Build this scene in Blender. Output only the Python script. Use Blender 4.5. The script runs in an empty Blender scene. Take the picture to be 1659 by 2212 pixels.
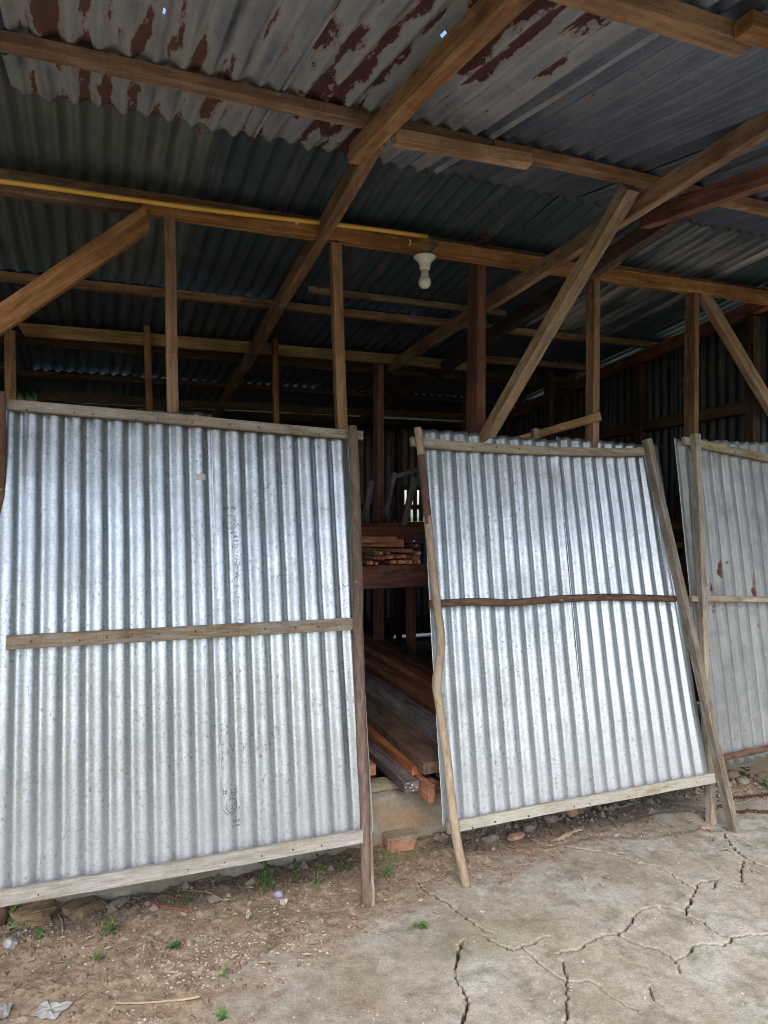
import bpy, bmesh, math, random
import numpy as np
from mathutils import Vector, Matrix, noise as mn

random.seed(7)
RNG = np.random.default_rng(7)
S = bpy.context.scene
COL = S.collection

# ------------------------------------------------------------------ camera
F, CX, HY = 1540.0, 830.0, 1095.0           # focal length, centre and horizon measured on a 1659 x 2212 copy of the photograph
YAW = math.radians(21.96)
EYE = 1.55
SA, CA = math.sin(YAW), math.cos(YAW)
cd = bpy.data.cameras.new('camera')
cam = bpy.data.objects.new('camera', cd)
COL.objects.link(cam)
cam.location = (0, 0, EYE)
cam.rotation_euler = (math.radians(90), 0, -YAW)
cd.sensor_fit = 'VERTICAL'
cd.sensor_height = 24.0
cd.lens = 24.0 * F / 2212.0
cd.shift_y = -(1106.0 - HY) / 2212.0
cd.clip_start = 0.02
cd.clip_end = 1000
S.camera = cam

# ------------------------------------------------------------------ sky, sun, exposure
SUN_EL, SUN_AZ = math.radians(50), math.radians(205)     # azimuth clockwise from +Y: behind the camera, a little to the left
W = bpy.data.worlds.new('World')
S.world = W
W.use_nodes = True
wn = W.node_tree
wn.nodes.clear()
wo = wn.nodes.new('ShaderNodeOutputWorld')
wb = wn.nodes.new('ShaderNodeBackground')
ws = wn.nodes.new('ShaderNodeTexSky')
ws.sky_type = 'NISHITA'
ws.sun_disc = False
ws.sun_elevation = SUN_EL
ws.sun_rotation = SUN_AZ
ws.air_density = 1.0
ws.dust_density = 2.0
ws.ozone_density = 1.0
wb.inputs['Strength'].default_value = 0.15
wn.links.new(ws.outputs[0], wb.inputs['Color'])
wn.links.new(wb.outputs[0], wo.inputs['Surface'])

sl = bpy.data.lights.new('sun', 'SUN')
sl.energy = 1.5
sl.angle = math.radians(40)
sl.color = (1.0, 0.97, 0.93)
so = bpy.data.objects.new('sun', sl)
COL.objects.link(so)
sv = Vector((math.sin(SUN_AZ) * math.cos(SUN_EL), math.cos(SUN_AZ) * math.cos(SUN_EL), math.sin(SUN_EL)))
so.rotation_euler = sv.to_track_quat('Z', 'Y').to_euler()

S.view_settings.view_transform = 'Standard'
S.view_settings.look = 'None'
S.view_settings.exposure = 1.28
S.view_settings.gamma = 1.0
S.view_settings.use_curve_mapping = False
S.render.engine = 'CYCLES'
S.cycles.use_denoising = True
S.cycles.pixel_filter_type = 'BLACKMAN_HARRIS'
S.cycles.filter_width = 0.95
S.cycles.denoising_input_passes = 'RGB_ALBEDO_NORMAL'
S.cycles.denoising_prefilter = 'ACCURATE'
S.cycles.max_bounces = 8
S.cycles.diffuse_bounces = 5
S.cycles.glossy_bounces = 5


# ------------------------------------------------------------------ helpers
def at(x, y, Y):
    """point where the sight line through pixel (x, y) meets the upright plane at depth Y"""
    dx = F * SA + (x - CX) * CA
    dy = F * CA - (x - CX) * SA
    t = Y / dy
    return Vector((dx * t, Y, EYE + (HY - y) * t))


def atz(x, y, z):
    dx = F * SA + (x - CX) * CA
    dy = F * CA - (x - CX) * SA
    t = (z - EYE) / (HY - y)
    return Vector((dx * t, dy * t, z))


def atp(x, y, Y0, k):
    """meets the leaning plane Y = Y0 + k*z"""
    dx = F * SA + (x - CX) * CA
    dy = F * CA - (x - CX) * SA
    dz = HY - y
    t = (Y0 + k * EYE) / (dy - k * dz)
    return Vector((dx * t, dy * t, EYE + dz * t))


WM = {}


def link(name, data, mat4, parent=None, m=None):
    o = bpy.data.objects.new(name, data)
    COL.objects.link(o)
    WM[o.name] = mat4.copy()
    if parent is not None:
        o.parent = parent
        o.matrix_local = WM[parent.name].inverted() @ mat4
    else:
        o.matrix_world = mat4
    if m is not None and data is not None:
        data.materials.clear()
        data.materials.append(m)
    return o


def tag(o, label=None, cat=None, group=None, kind=None):
    if label: o['label'] = label
    if cat: o['category'] = cat
    if group: o['group'] = group
    if kind: o['kind'] = kind
    return o


def thing(name, loc, label, cat, group=None):
    o = link(name, None, Matrix.Translation(Vector(loc)))
    o.empty_display_size = 0.1
    return tag(o, label, cat, group)


def mesh_np(name, v, f, smooth=False):
    me = bpy.data.meshes.new(name)
    v = np.asarray(v, dtype=np.float32)
    f = np.asarray(f, dtype=np.int32)
    me.vertices.add(len(v))
    me.vertices.foreach_set('co', v.ravel())
    k = f.shape[1]
    me.loops.add(f.size)
    me.loops.foreach_set('vertex_index', f.ravel())
    me.polygons.add(len(f))
    me.polygons.foreach_set('loop_start', np.arange(0, f.size, k, dtype=np.int32))
    me.update(calc_edges=True)
    me.polygons.foreach_set('use_smooth', np.full(len(f), smooth))
    return me


def mesh_py(name, v, f, smooth=False):
    me = bpy.data.meshes.new(name)
    me.from_pydata([tuple(p) for p in v], [], f)
    me.update()
    if smooth:
        me.polygons.foreach_set('use_smooth', [True] * len(me.polygons))
    return me


# ------------------------------------------------------------------ materials
def newmat(name):
    m = bpy.data.materials.new(name)
    m.use_nodes = True
    nt = m.node_tree
    nt.nodes.clear()
    out = nt.nodes.new('ShaderNodeOutputMaterial')
    b = nt.nodes.new('ShaderNodeBsdfPrincipled')
    nt.links.new(b.outputs[0], out.inputs[0])
    return m, nt, b


def N(nt, t, **kw):
    n = nt.nodes.new(t)
    for k, v in kw.items():
        if k in n.inputs:
            n.inputs[k].default_value = v
        else:
            setattr(n, k, v)
    return n


def L(nt, a, b):
    nt.links.new(a, b)


def ramp(nt, fac, stops, mode='LINEAR'):
    r = nt.nodes.new('ShaderNodeValToRGB')
    r.color_ramp.interpolation = mode
    els = r.color_ramp.elements
    while len(els) > len(stops): els.remove(els[-1])
    while len(els) < len(stops): els.new(0.5)
    for e, (p, c) in zip(els, stops):
        e.position = p
        e.color = (*c, 1) if len(c) == 3 else c
    L(nt, fac, r.inputs[0])
    return r.outputs[0]


def g(v): return (v, v, v)


def mix(nt, fac, a, b, mode='MIX'):
    m = nt.nodes.new('ShaderNodeMix')
    m.data_type = 'RGBA'
    m.blend_type = mode
    for sock, val in ((m.inputs[0], fac), (m.inputs[6], a), (m.inputs[7], b)):
        if hasattr(val, 'is_linked'):
            L(nt, val, sock)
        elif isinstance(val, (int, float)):
            sock.default_value = val if sock == m.inputs[0] else (val, val, val, 1)
        else:
            sock.default_value = (*val, 1)
    return m.outputs[2]


def math_(nt, op, a, b=None, clamp=False):
    m = nt.nodes.new('ShaderNodeMath')
    m.operation = op
    m.use_clamp = clamp
    for i, val in enumerate((a, b)):
        if val is None: continue
        if hasattr(val, 'is_linked'):
            L(nt, val, m.inputs[i])
        else:
            m.inputs[i].default_value = val
    return m.outputs[0]


def noise4(nt, vec, scale, detail=4, rough=0.6, w=None, dist=0.0):
    n = nt.nodes.new('ShaderNodeTexNoise')
    n.noise_dimensions = '4D'
    n.inputs['Scale'].default_value = scale
    n.inputs['Detail'].default_value = detail
    n.inputs['Roughness'].default_value = rough
    n.inputs['Distortion'].default_value = dist
    L(nt, vec, n.inputs['Vector'])
    if w is not None: L(nt, w, n.inputs['W'])
    return n.outputs[0]


def mapv(nt, src, scale):
    mp = nt.nodes.new('ShaderNodeMapping')
    mp.inputs['Scale'].default_value = scale
    L(nt, src, mp.inputs[0])
    return mp.outputs[0]


def bump(nt, b, h, strength, dist):
    bp = nt.nodes.new('ShaderNodeBump')
    bp.inputs['Strength'].default_value = strength
    bp.inputs['Distance'].default_value = dist
    L(nt, h, bp.inputs['Height'])
    L(nt, bp.outputs[0], b.inputs['Normal'])


def wood(name, dark, mid, light, weather=0.0, weather_col=(0.33, 0.30, 0.25), knots=True, rough=0.8):
    m, nt, b = newmat(name)
    tc = N(nt, 'ShaderNodeTexCoord')
    oi = N(nt, 'ShaderNodeObjectInfo')
    w = math_(nt, 'MULTIPLY', oi.outputs['Random'], 37.0)
    v = mapv(nt, tc.outputs['Object'], (1.0, 14.0, 14.0))
    n1 = noise4(nt, v, 3.0, 6, 0.65, w, 0.6)
    vf = mapv(nt, tc.outputs['Object'], (3.0, 70.0, 70.0))
    n2 = noise4(nt, vf, 4.0, 4, 0.7, w)
    big = noise4(nt, tc.outputs['Object'], 2.2, 5, 0.6, w)
    c = ramp(nt, n1, [(0.32, dark), (0.5, mid), (0.68, light)])
    c = mix(nt, 0.55, c, ramp(nt, n2, [(0.3, g(0.45)), (0.6, g(1.15))]), 'MULTIPLY')
    # saw marks across the grain
    vs = mapv(nt, tc.outputs['Object'], (160.0, 6.0, 6.0))
    sm = noise4(nt, vs, 1.0, 2, 0.5, w)
    c = mix(nt, 0.30, c, ramp(nt, sm, [(0.35, g(0.55)), (0.6, g(1.1))]), 'MULTIPLY')
    kn = N(nt, 'ShaderNodeTexVoronoi'); kn.voronoi_dimensions = '4D'; kn.inputs['Scale'].default_value = 1.0
    L(nt, mapv(nt, tc.outputs['Object'], (2.6, 9.0, 9.0)), kn.inputs['Vector']); L(nt, w, kn.inputs['W'])
    c = mix(nt, ramp(nt, kn.outputs['Distance'], [(0.10, g(0.85)), (0.17, g(0.0))]), c, tuple(x * .6 for x in dark))
    # blotchy stains
    c = mix(nt, ramp(nt, big, [(0.46, g(0)), (0.62, g(0.75))]), c, dark)
    big2 = noise4(nt, mapv(nt, tc.outputs['Object'], (5, 16, 16)), 1.0, 6, 0.7, w)
    c = mix(nt, ramp(nt, big2, [(0.54, g(0)), (0.60, g(0.45))]), c, light)
    if weather > 0:
        wf = ramp(nt, noise4(nt, mapv(nt, tc.outputs['Object'], (2, 9, 9)), 3.0, 6, 0.7, w),
                  [(0.55 - 0.35 * weather, g(0)), (0.75 - 0.3 * weather, g(0.9))])
        c = mix(nt, wf, c, mix(nt, 0.5, weather_col, ramp(nt, n2, [(0.3, g(0.12)), (0.7, g(0.62))])))
    # value shift for each piece
    hv = N(nt, 'ShaderNodeHueSaturation')
    L(nt, c, hv.inputs['Color'])
    mr = N(nt, 'ShaderNodeMapRange')
    mr.inputs['To Min'].default_value = 0.72
    mr.inputs['To Max'].default_value = 1.28
    L(nt, oi.outputs['Random'], mr.inputs['Value'])
    L(nt, mr.outputs[0], hv.inputs['Value'])
    ms = N(nt, 'ShaderNodeMapRange')
    L(nt, math_(nt, 'FRACT', math_(nt, 'MULTIPLY', oi.outputs['Random'], 7.3)), ms.inputs['Value'])
    ms.inputs['To Min'].default_value = 0.92; ms.inputs['To Max'].default_value = 1.18
    L(nt, ms.outputs[0], hv.inputs['Saturation'])
    L(nt, hv.outputs[0], b.inputs['Base Color'])
    b.inputs['Roughness'].default_value = rough
    b.inputs['Specular IOR Level'].default_value = 0.3
    h = math_(nt, 'ADD', n2, math_(nt, 'MULTIPLY', sm, 0.8))
    bump(nt, b, h, 0.6, 0.003)
    return m


def bark(name, c0, c1, c2):
    m, nt, b = newmat(name)
    tc = N(nt, 'ShaderNodeTexCoord')
    oi = N(nt, 'ShaderNodeObjectInfo')
    w = math_(nt, 'MULTIPLY', oi.outputs['Random'], 23.0)
    n1 = noise4(nt, mapv(nt, tc.outputs['Object'], (6, 25, 25)), 2.5, 8, 0.7, w, 0.4)
    n2 = noise4(nt, mapv(nt, tc.outputs['Object'], (1.6, 5, 5)), 3.0, 4, 0.6, w)
    c = ramp(nt, n1, [(0.3, c0), (0.52, c1), (0.7, c2)])
    c = mix(nt, ramp(nt, n2, [(0.5, g(0)), (0.7, g(0.55))]), c, c2)
    n3 = noise4(nt, mapv(nt, tc.outputs['Object'], (14, 30, 30)), 2.0, 3, 0.5, w)
    c = mix(nt, ramp(nt, n3, [(0.68, g(0)), (0.72, g(0.8))]), c, (0.45, 0.36, 0.26))
    L(nt, c, b.inputs['Base Color'])
    b.inputs['Roughness'].default_value = 0.85
    bump(nt, b, n1, 0.9, 0.006)
    return m


def metal(name, base, dark, metallic, rough, speck=0.5, rust=0.0, rust_v=(0, 0), oxide=0.0, grime=0.2,
          edge_rust=False, rcol=(0.075, 0.026, 0.018), streak=0.3, tint=(1, 1, 1), valley=0.0, rstretch=.26, dust=None, opale=0.40):
    """galvanised sheet; uv is in metres (x across the corrugations, y along them)"""
    m, nt, b = newmat(name)
    uv = N(nt, 'ShaderNodeUVMap')
    oi = N(nt, 'ShaderNodeObjectInfo')
    w = math_(nt, 'MULTIPLY', oi.outputs['Random'], 19.0)
    U = uv.outputs[0]
    sp = noise4(nt, U, 105.0, 4, 0.75, w)                               # spangle
    sp2 = noise4(nt, mapv(nt, U, (60, 14, 1)), 2.0, 5, 0.75, w)        # scuffs along the sheet
    st = noise4(nt, mapv(nt, U, (26, 1.1, 1)), 1.0, 6, 0.65, w)        # long streaks
    bl = noise4(nt, U, 3.2, 6, 0.65, w)                                # blotches
    c = mix(nt, ramp(nt, sp, [(0.35, g(0)), (0.65, g(1))]), tuple(x * (1 - 0.27 * speck) for x in base), tuple(min(1, x * 1.12) for x in base))
    c = mix(nt, ramp(nt, sp2, [(0.60, g(0)), (0.72, g(0.75 * speck))]), c, dark)
    c = mix(nt, ramp(nt, st, [(0.42, g(0)), (0.68, g(streak))]), c, dark)
    c = mix(nt, ramp(nt, bl, [(0.45, g(0)), (0.7, g(grime))]), c, dark)
    if valley:      # trough dirt, darkened to paint in the shading of each corrugation
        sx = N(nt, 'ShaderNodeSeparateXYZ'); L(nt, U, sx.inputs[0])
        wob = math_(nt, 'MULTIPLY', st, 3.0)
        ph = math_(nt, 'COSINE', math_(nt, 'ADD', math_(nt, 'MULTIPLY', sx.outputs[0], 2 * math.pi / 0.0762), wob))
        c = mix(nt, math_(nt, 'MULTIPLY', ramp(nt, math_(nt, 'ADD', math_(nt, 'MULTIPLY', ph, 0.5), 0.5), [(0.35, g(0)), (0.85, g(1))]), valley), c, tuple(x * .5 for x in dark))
    fl = noise4(nt, mapv(nt, U, (1.0, 0.6, 1)), 95.0, 2, 0.5, w)               # dark flecks of white rust and dirt
    fm = noise4(nt, U, 5.0, 4, 0.6, w)
    flf = math_(nt, 'MULTIPLY', ramp(nt, fl, [(0.60, g(0)), (0.66, g(1))]), ramp(nt, fm, [(0.40, g(0.15)), (0.62, g(0.85))]))
    c = mix(nt, math_(nt, 'MULTIPLY', flf, speck), c, tuple(x * .7 for x in dark))
    sc_ = noise4(nt, mapv(nt, U, (260, 2.2, 1)), 1.0, 3, 0.6, w)               # fine drawn scratches
    c = mix(nt, math_(nt, 'MULTIPLY', ramp(nt, sc_, [(0.66, g(0)), (0.72, g(0.55))]), speck), c, tuple(x * .8 for x in dark))
    met = ramp(nt, sp2, [(0.55, g(metallic)), (0.75, g(metallic * 0.55))])
    rg = math_(nt, 'ADD', ramp(nt, bl, [(0.3, g(rough - 0.07)), (0.7, g(rough + 0.12))]),
               ramp(nt, sp2, [(0.5, g(0.0)), (0.75, g(0.2))]), True)
    hgt = math_(nt, 'ADD', math_(nt, 'MULTIPLY', sp, 0.25), math_(nt, 'MULTIPLY', sp2, 0.5))
    if dust is not None:     # splashed soil dried on the foot of the sheet
        sd_ = N(nt, 'ShaderNodeSeparateXYZ'); L(nt, U, sd_.inputs[0])
        dm = N(nt, 'ShaderNodeMapRange')
        L(nt, math_(nt, 'ADD', sd_.outputs[1], math_(nt, 'MULTIPLY', math_(nt, 'SUBTRACT', bl, 0.5), -0.5)), dm.inputs['Value'])
        dm.inputs['From Min'].default_value = dust[0]; dm.inputs['From Max'].default_value = dust[1]
        dm.inputs['To Min'].default_value = 0.55; dm.inputs['To Max'].default_value = 0.0
        df = math_(nt, 'MULTIPLY', dm.outputs[0], ramp(nt, sp, [(0.3, g(0.6)), (0.7, g(1))]))
        c = mix(nt, df, c, (0.33, 0.33, 0.33)); met = mix(nt, df, met, g(0.1)); rg = math_(nt, 'ADD', rg, math_(nt, 'MULTIPLY', df, 0.3), True)
    if rust > 0 or oxide > 0:
        rn = noise4(nt, mapv(nt, U, (1.0, rstretch, 1)), 15.0, 8, 0.60, w, 0.25)
        rb = noise4(nt, mapv(nt, U, (1, 0.6, 1)), 2.8, 2, 0.5, w)
        sep = N(nt, 'ShaderNodeSeparateXYZ')
        L(nt, U, sep.inputs[0])
        r = math_(nt, 'ADD', math_(nt, 'MULTIPLY', rn, 0.6), math_(nt, 'MULTIPLY', rb, 0.4))
        rph = math_(nt, 'COSINE', math_(nt, 'MULTIPLY', sep.outputs[0], 2 * math.pi / 0.0762))
        r = math_(nt, 'ADD', r, math_(nt, 'MULTIPLY', rph, 0.035))
        rf_ = noise4(nt, mapv(nt, U, (1, .5, 1)), 70.0, 4, 0.6, w)
        r = math_(nt, 'ADD', r, math_(nt, 'MULTIPLY', math_(nt, 'SUBTRACT', rf_, 0.5), 0.09))
        if edge_rust:   # the far end of these old sheets has rotted to lace
            e = N(nt, 'ShaderNodeMapRange')
            L(nt, sep.outputs[1], e.inputs['Value'])
            e.inputs['From Min'].default_value = rust_v[0]
            e.inputs['From Max'].default_value = rust_v[1]
            e.inputs['To Max'].default_value = 0.055
            r = math_(nt, 'ADD', r, e.outputs[0])
        t = 0.66 - 0.2 * rust
        ox = ramp(nt, r, [(max(0, t - 0.12 - 0.1 * oxide), g(0)), (t - 0.03, g(min(1.0, oxide)))])
        c = mix(nt, ox, c, (opale, opale * .975, opale * .95))
        met = mix(nt, ox, met, g(0.05))
        if rust > 0:
            rf = ramp(nt, r, [(t, g(0)), (t + 0.012, g(1))])
            rc = ramp(nt, noise4(nt, U, 30.0, 5, 0.7, w), [(0.35, rcol), (0.6, tuple(min(1, x * 1.5) for x in rcol)), (0.78, (0.20, 0.085, 0.045))])
            rim = ramp(nt, r, [(t - 0.02, g(0)), (t - 0.004, g(0.8)), (t + 0.01, g(0))])
            c = mix(nt, rim, c, (0.30, 0.235, 0.19))
            c = mix(nt, rf, c, rc)
            met = mix(nt, rf, met, g(0))
            rg = mix(nt, rf, rg, g(0.9))
            hgt = math_(nt, 'SUBTRACT', hgt, math_(nt, 'MULTIPLY', rf, 0.6))
    L(nt, mix(nt, 1.0, c, tint, 'MULTIPLY'), b.inputs['Base Color'])
    L(nt, met, b.inputs['Metallic'])
    L(nt, rg, b.inputs['Roughness'])
    bump(nt, b, hgt, 0.25, 0.0010)
    return m


def plain(name, col, rough=0.6, metallic=0.0, var=0.25, scale=30.0, bmp=0.3, trans=0.0):
    m, nt, b = newmat(name)
    tc = N(nt, 'ShaderNodeTexCoord')
    oi = N(nt, 'ShaderNodeObjectInfo')
    w = math_(nt, 'MULTIPLY', oi.outputs['Random'], 11.0)
    n = noise4(nt, tc.outputs['Object'], scale, 6, 0.65, w)
    L(nt, mix(nt, ramp(nt, n, [(0.3, g(0)), (0.7, g(1))]), tuple(x * (1 - var) for x in col),
              tuple(min(1, x * (1 + var)) for x in col)), b.inputs['Base Color'])
    b.inputs['Roughness'].default_value = rough
    b.inputs['Metallic'].default_value = metallic
    if trans: b.inputs['Transmission Weight'].default_value = trans
    if bmp: bump(nt, b, n, bmp, 0.003)
    return m


M = {}
M['roof_wood'] = wood('sawn_brown_wood', (0.105, 0.053, 0.028), (0.255, 0.140, 0.074), (0.38, 0.225, 0.128))
M['plate_wood'] = wood('orange_brown_wood', (0.10, 0.048, 0.024), (0.25, 0.134, 0.070), (0.37, 0.21, 0.118))
M['pale_wood'] = wood('pale_sawn_wood', (0.16, 0.095, 0.05), (0.36, 0.24, 0.13), (0.50, 0.36, 0.21))
M['grey_wood'] = wood('weathered_batten', (0.13, 0.090, 0.055), (0.29, 0.215, 0.14), (0.40, 0.32, 0.22), weather=0.35, weather_col=(0.34, 0.28, 0.20))
M['tan_wood'] = wood('tan_brace_wood', (0.12, 0.068, 0.036), (0.26, 0.165, 0.092), (0.39, 0.265, 0.16), weather=0.08, weather_col=(0.30, 0.23, 0.15))
M['orange_tan'] = wood('light_orange_wood', (0.16, 0.085, 0.045), (0.36, 0.21, 0.115), (0.48, 0.31, 0.19))
M['white_wood'] = wood('bleached_batten', (0.19, 0.155, 0.11), (0.36, 0.31, 0.23), (0.50, 0.45, 0.35), weather=0.5, weather_col=(0.44, 0.40, 0.31))
M['red_wood'] = wood('red_hardwood', (0.075, 0.030, 0.020), (0.18, 0.075, 0.050), (0.28, 0.130, 0.088))
M['orange_wood'] = wood('fresh_red_timber', (0.19, 0.068, 0.032), (0.42, 0.175, 0.088), (0.56, 0.28, 0.16), rough=0.7)
M['dark_wood'] = wood('dark_brown_wood', (0.035, 0.020, 0.014), (0.085, 0.050, 0.034), (0.14, 0.085, 0.06))  # darker brown for the inner and back timbers
M['umber_wood'] = wood('dusty_brown_timber', (0.075, 0.042, 0.026), (0.17, 0.105, 0.066), (0.26, 0.17, 0.115))
M['slate_wood'] = wood('dusty_grey_timber', (0.08, 0.06, 0.058), (0.20, 0.165, 0.165), (0.32, 0.27, 0.27))
M['bark'] = bark('brown_bark', (0.06, 0.036, 0.024), (0.15, 0.098, 0.070), (0.25, 0.18, 0.135))
M['bark_dark'] = bark('dark_bark', (0.045, 0.022, 0.014), (0.12, 0.060, 0.038), (0.21, 0.12, 0.08))
M['peeled'] = bark('peeled_pole', (0.20, 0.135, 0.085), (0.35, 0.26, 0.175), (0.46, 0.37, 0.27))
M['zinc_new'] = metal('bright_zinc', (0.55, 0.57, 0.585), (0.26, 0.28, 0.29), 0.96, 0.33, speck=1.0, grime=0.30, streak=0.30, dust=(0.0, 0.42))
M['zinc_speck'] = metal('speckled_zinc', (0.54, 0.565, 0.575), (0.22, 0.24, 0.25), 0.90, 0.38, dust=(0.0, 0.35), speck=1.0, grime=0.35, streak=0.35)
M['zinc_shiny'] = metal('shiny_zinc', (0.52, 0.545, 0.56), (0.28, 0.30, 0.31), 0.97, 0.36, dust=(0.0, 0.30), speck=0.8, grime=0.15, streak=0.15)
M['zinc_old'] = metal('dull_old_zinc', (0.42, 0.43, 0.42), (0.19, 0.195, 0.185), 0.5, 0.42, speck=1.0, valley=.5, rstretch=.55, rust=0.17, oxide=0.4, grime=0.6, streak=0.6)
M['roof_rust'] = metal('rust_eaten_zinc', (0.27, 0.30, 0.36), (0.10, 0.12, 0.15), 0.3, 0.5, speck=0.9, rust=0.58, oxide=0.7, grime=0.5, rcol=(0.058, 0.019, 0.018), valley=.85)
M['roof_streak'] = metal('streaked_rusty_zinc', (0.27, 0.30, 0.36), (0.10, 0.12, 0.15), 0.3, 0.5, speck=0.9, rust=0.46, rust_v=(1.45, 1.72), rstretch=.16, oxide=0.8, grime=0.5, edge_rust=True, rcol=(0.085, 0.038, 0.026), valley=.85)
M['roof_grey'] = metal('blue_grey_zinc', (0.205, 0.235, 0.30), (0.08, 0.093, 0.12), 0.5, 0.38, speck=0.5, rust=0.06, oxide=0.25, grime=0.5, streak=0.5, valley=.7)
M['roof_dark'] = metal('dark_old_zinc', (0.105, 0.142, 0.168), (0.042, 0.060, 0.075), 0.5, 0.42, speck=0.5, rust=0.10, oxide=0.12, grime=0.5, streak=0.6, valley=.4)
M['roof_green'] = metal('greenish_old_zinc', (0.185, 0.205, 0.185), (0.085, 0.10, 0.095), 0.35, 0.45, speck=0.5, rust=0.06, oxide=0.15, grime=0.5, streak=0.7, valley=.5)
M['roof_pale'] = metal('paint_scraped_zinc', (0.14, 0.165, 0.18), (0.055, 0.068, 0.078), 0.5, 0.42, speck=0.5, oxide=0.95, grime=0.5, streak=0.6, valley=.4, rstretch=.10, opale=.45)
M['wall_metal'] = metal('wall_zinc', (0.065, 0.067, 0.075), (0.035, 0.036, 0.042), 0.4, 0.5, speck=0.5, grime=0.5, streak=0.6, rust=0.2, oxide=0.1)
M['conduit'] = plain('yellow_conduit', (0.66, 0.36, 0.05), 0.4, var=0.12, scale=12, bmp=0.05)
M['ceramic'] = plain('old_white_plastic', (0.62, 0.60, 0.52), 0.35, var=0.12, scale=25, bmp=0.05)
M['bulb'] = plain('milky_bulb_glass', (0.60, 0.60, 0.53), 0.25, var=0.05, scale=8, bmp=0.0)
M['collar'] = plain('bulb_collar_plastic', (0.50, 0.48, 0.41), 0.4, var=0.08, scale=15, bmp=0.0)
M['wire'] = plain('blue_grey_wire', (0.06, 0.085, 0.13), 0.45, var=0.2, scale=60, bmp=0.0)
M['ink'] = plain('faded_black_ink', (0.055, 0.06, 0.075), 0.7, var=0.4, scale=400, bmp=0.0)
M['tape'] = plain('beige_paper_tape', (0.55, 0.50, 0.43), 0.8, var=0.1, scale=80, bmp=0.1)
M['chalk'] = plain('white_paint_dab', (0.62, 0.60, 0.56), 0.8, var=0.2, scale=90, bmp=0.1)
M['brick'] = plain('brick_clay', (0.31, 0.155, 0.095), 0.9, var=0.35, scale=45, bmp=0.7)
M['mortar'] = plain('old_mortar', (0.24, 0.19, 0.14), 0.95, var=0.3, scale=50, bmp=0.8)
M['mossy'] = plain('mossy_broken_brick', (0.21, 0.15, 0.08), 0.95, var=0.45, scale=28, bmp=0.8)
M['rock'] = plain('earthy_stone', (0.27, 0.21, 0.16), 0.95, var=0.4, scale=30, bmp=0.8)
M['pink_rock'] = plain('pale_laterite', (0.40, 0.24, 0.16), 0.95, var=0.4, scale=24, bmp=0.8)
M['violet'] = plain('crumpled_violet_plastic', (0.24, 0.22, 0.28), 0.4, var=0.35, scale=60, bmp=0.5)
M['paper'] = plain('dirty_plastic_scrap', (0.27, 0.26, 0.25), 0.45, var=0.2, scale=50, bmp=0.4)
M['leafy'] = plain('weed_leaf', (0.105, 0.185, 0.05), 0.55, var=0.3, scale=60, bmp=0.2)
M['leaf_dark'] = plain('dark_weed_leaf', (0.05, 0.13, 0.045), 0.5, var=0.3, scale=60, bmp=0.2)
M['leaf_pale'] = plain('pale_weed_leaf', (0.22, 0.30, 0.13), 0.6, var=0.3, scale=60, bmp=0.2)
M['dry'] = plain('dry_stalk', (0.34, 0.27, 0.18), 0.9, var=0.3, scale=60, bmp=0.2)
M['dead'] = plain('dead_leaf', (0.30, 0.24, 0.19), 0.85, var=0.35, scale=40, bmp=0.3)
M['redstick'] = plain('red_brown_stick', (0.25, 0.085, 0.045), 0.85, var=0.3, scale=60, bmp=0.2)
M['chain'] = plain('rusty_chain', (0.085, 0.042, 0.028), 0.8, 0.2, var=0.4, scale=80, bmp=0.5)
M['cable'] = plain('dull_black_cable', (0.07, 0.062, 0.055), 0.7, var=0.2, scale=60, bmp=0.1)
M['grit'] = plain('pale_grit', (0.40, 0.34, 0.28), 0.95, var=0.3, scale=60, bmp=0.3)
M['clod'] = plain('brown_clod', (0.17, 0.115, 0.08), 0.95, var=0.4, scale=50, bmp=0.5)
M['tree_leaf'] = plain('tree_foliage', (0.050, 0.095, 0.028), 0.6, var=0.5, scale=1.2, bmp=0.0)
M['trunk'] = plain('tree_bark', (0.13, 0.10, 0.075), 0.9, var=0.4, scale=12, bmp=0.6)


def concrete_mat():
    m, nt, b = newmat('stained_render')
    tc = N(nt, 'ShaderNodeTexCoord')
    n1 = noise4(nt, tc.outputs['Object'], 6.0, 8, 0.65)
    n2 = noise4(nt, tc.outputs['Object'], 45.0, 6, 0.7)
    n3 = noise4(nt, mapv(nt, tc.outputs['Object'], (2, 2, 9)), 1.2, 5, 0.6)
    c = ramp(nt, n1, [(0.3, (0.16, 0.13, 0.09)), (0.48, (0.30, 0.27, 0.20)), (0.68, (0.42, 0.39, 0.32))])
    c = mix(nt, ramp(nt, n3, [(0.46, g(0)), (0.60, g(0.75))]), c, (0.30, 0.185, 0.11))
    c = mix(nt, 0.5, c, ramp(nt, n2, [(0.3, g(0.55)), (0.6, g(1.1))]), 'MULTIPLY')
    L(nt, c, b.inputs['Base Color'])
    b.inputs['Roughness'].default_value = 0.92
    bump(nt, b, math_(nt, 'ADD', n1, n2), 0.7, 0.006)
    return m


M['concrete'] = concrete_mat()


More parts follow.
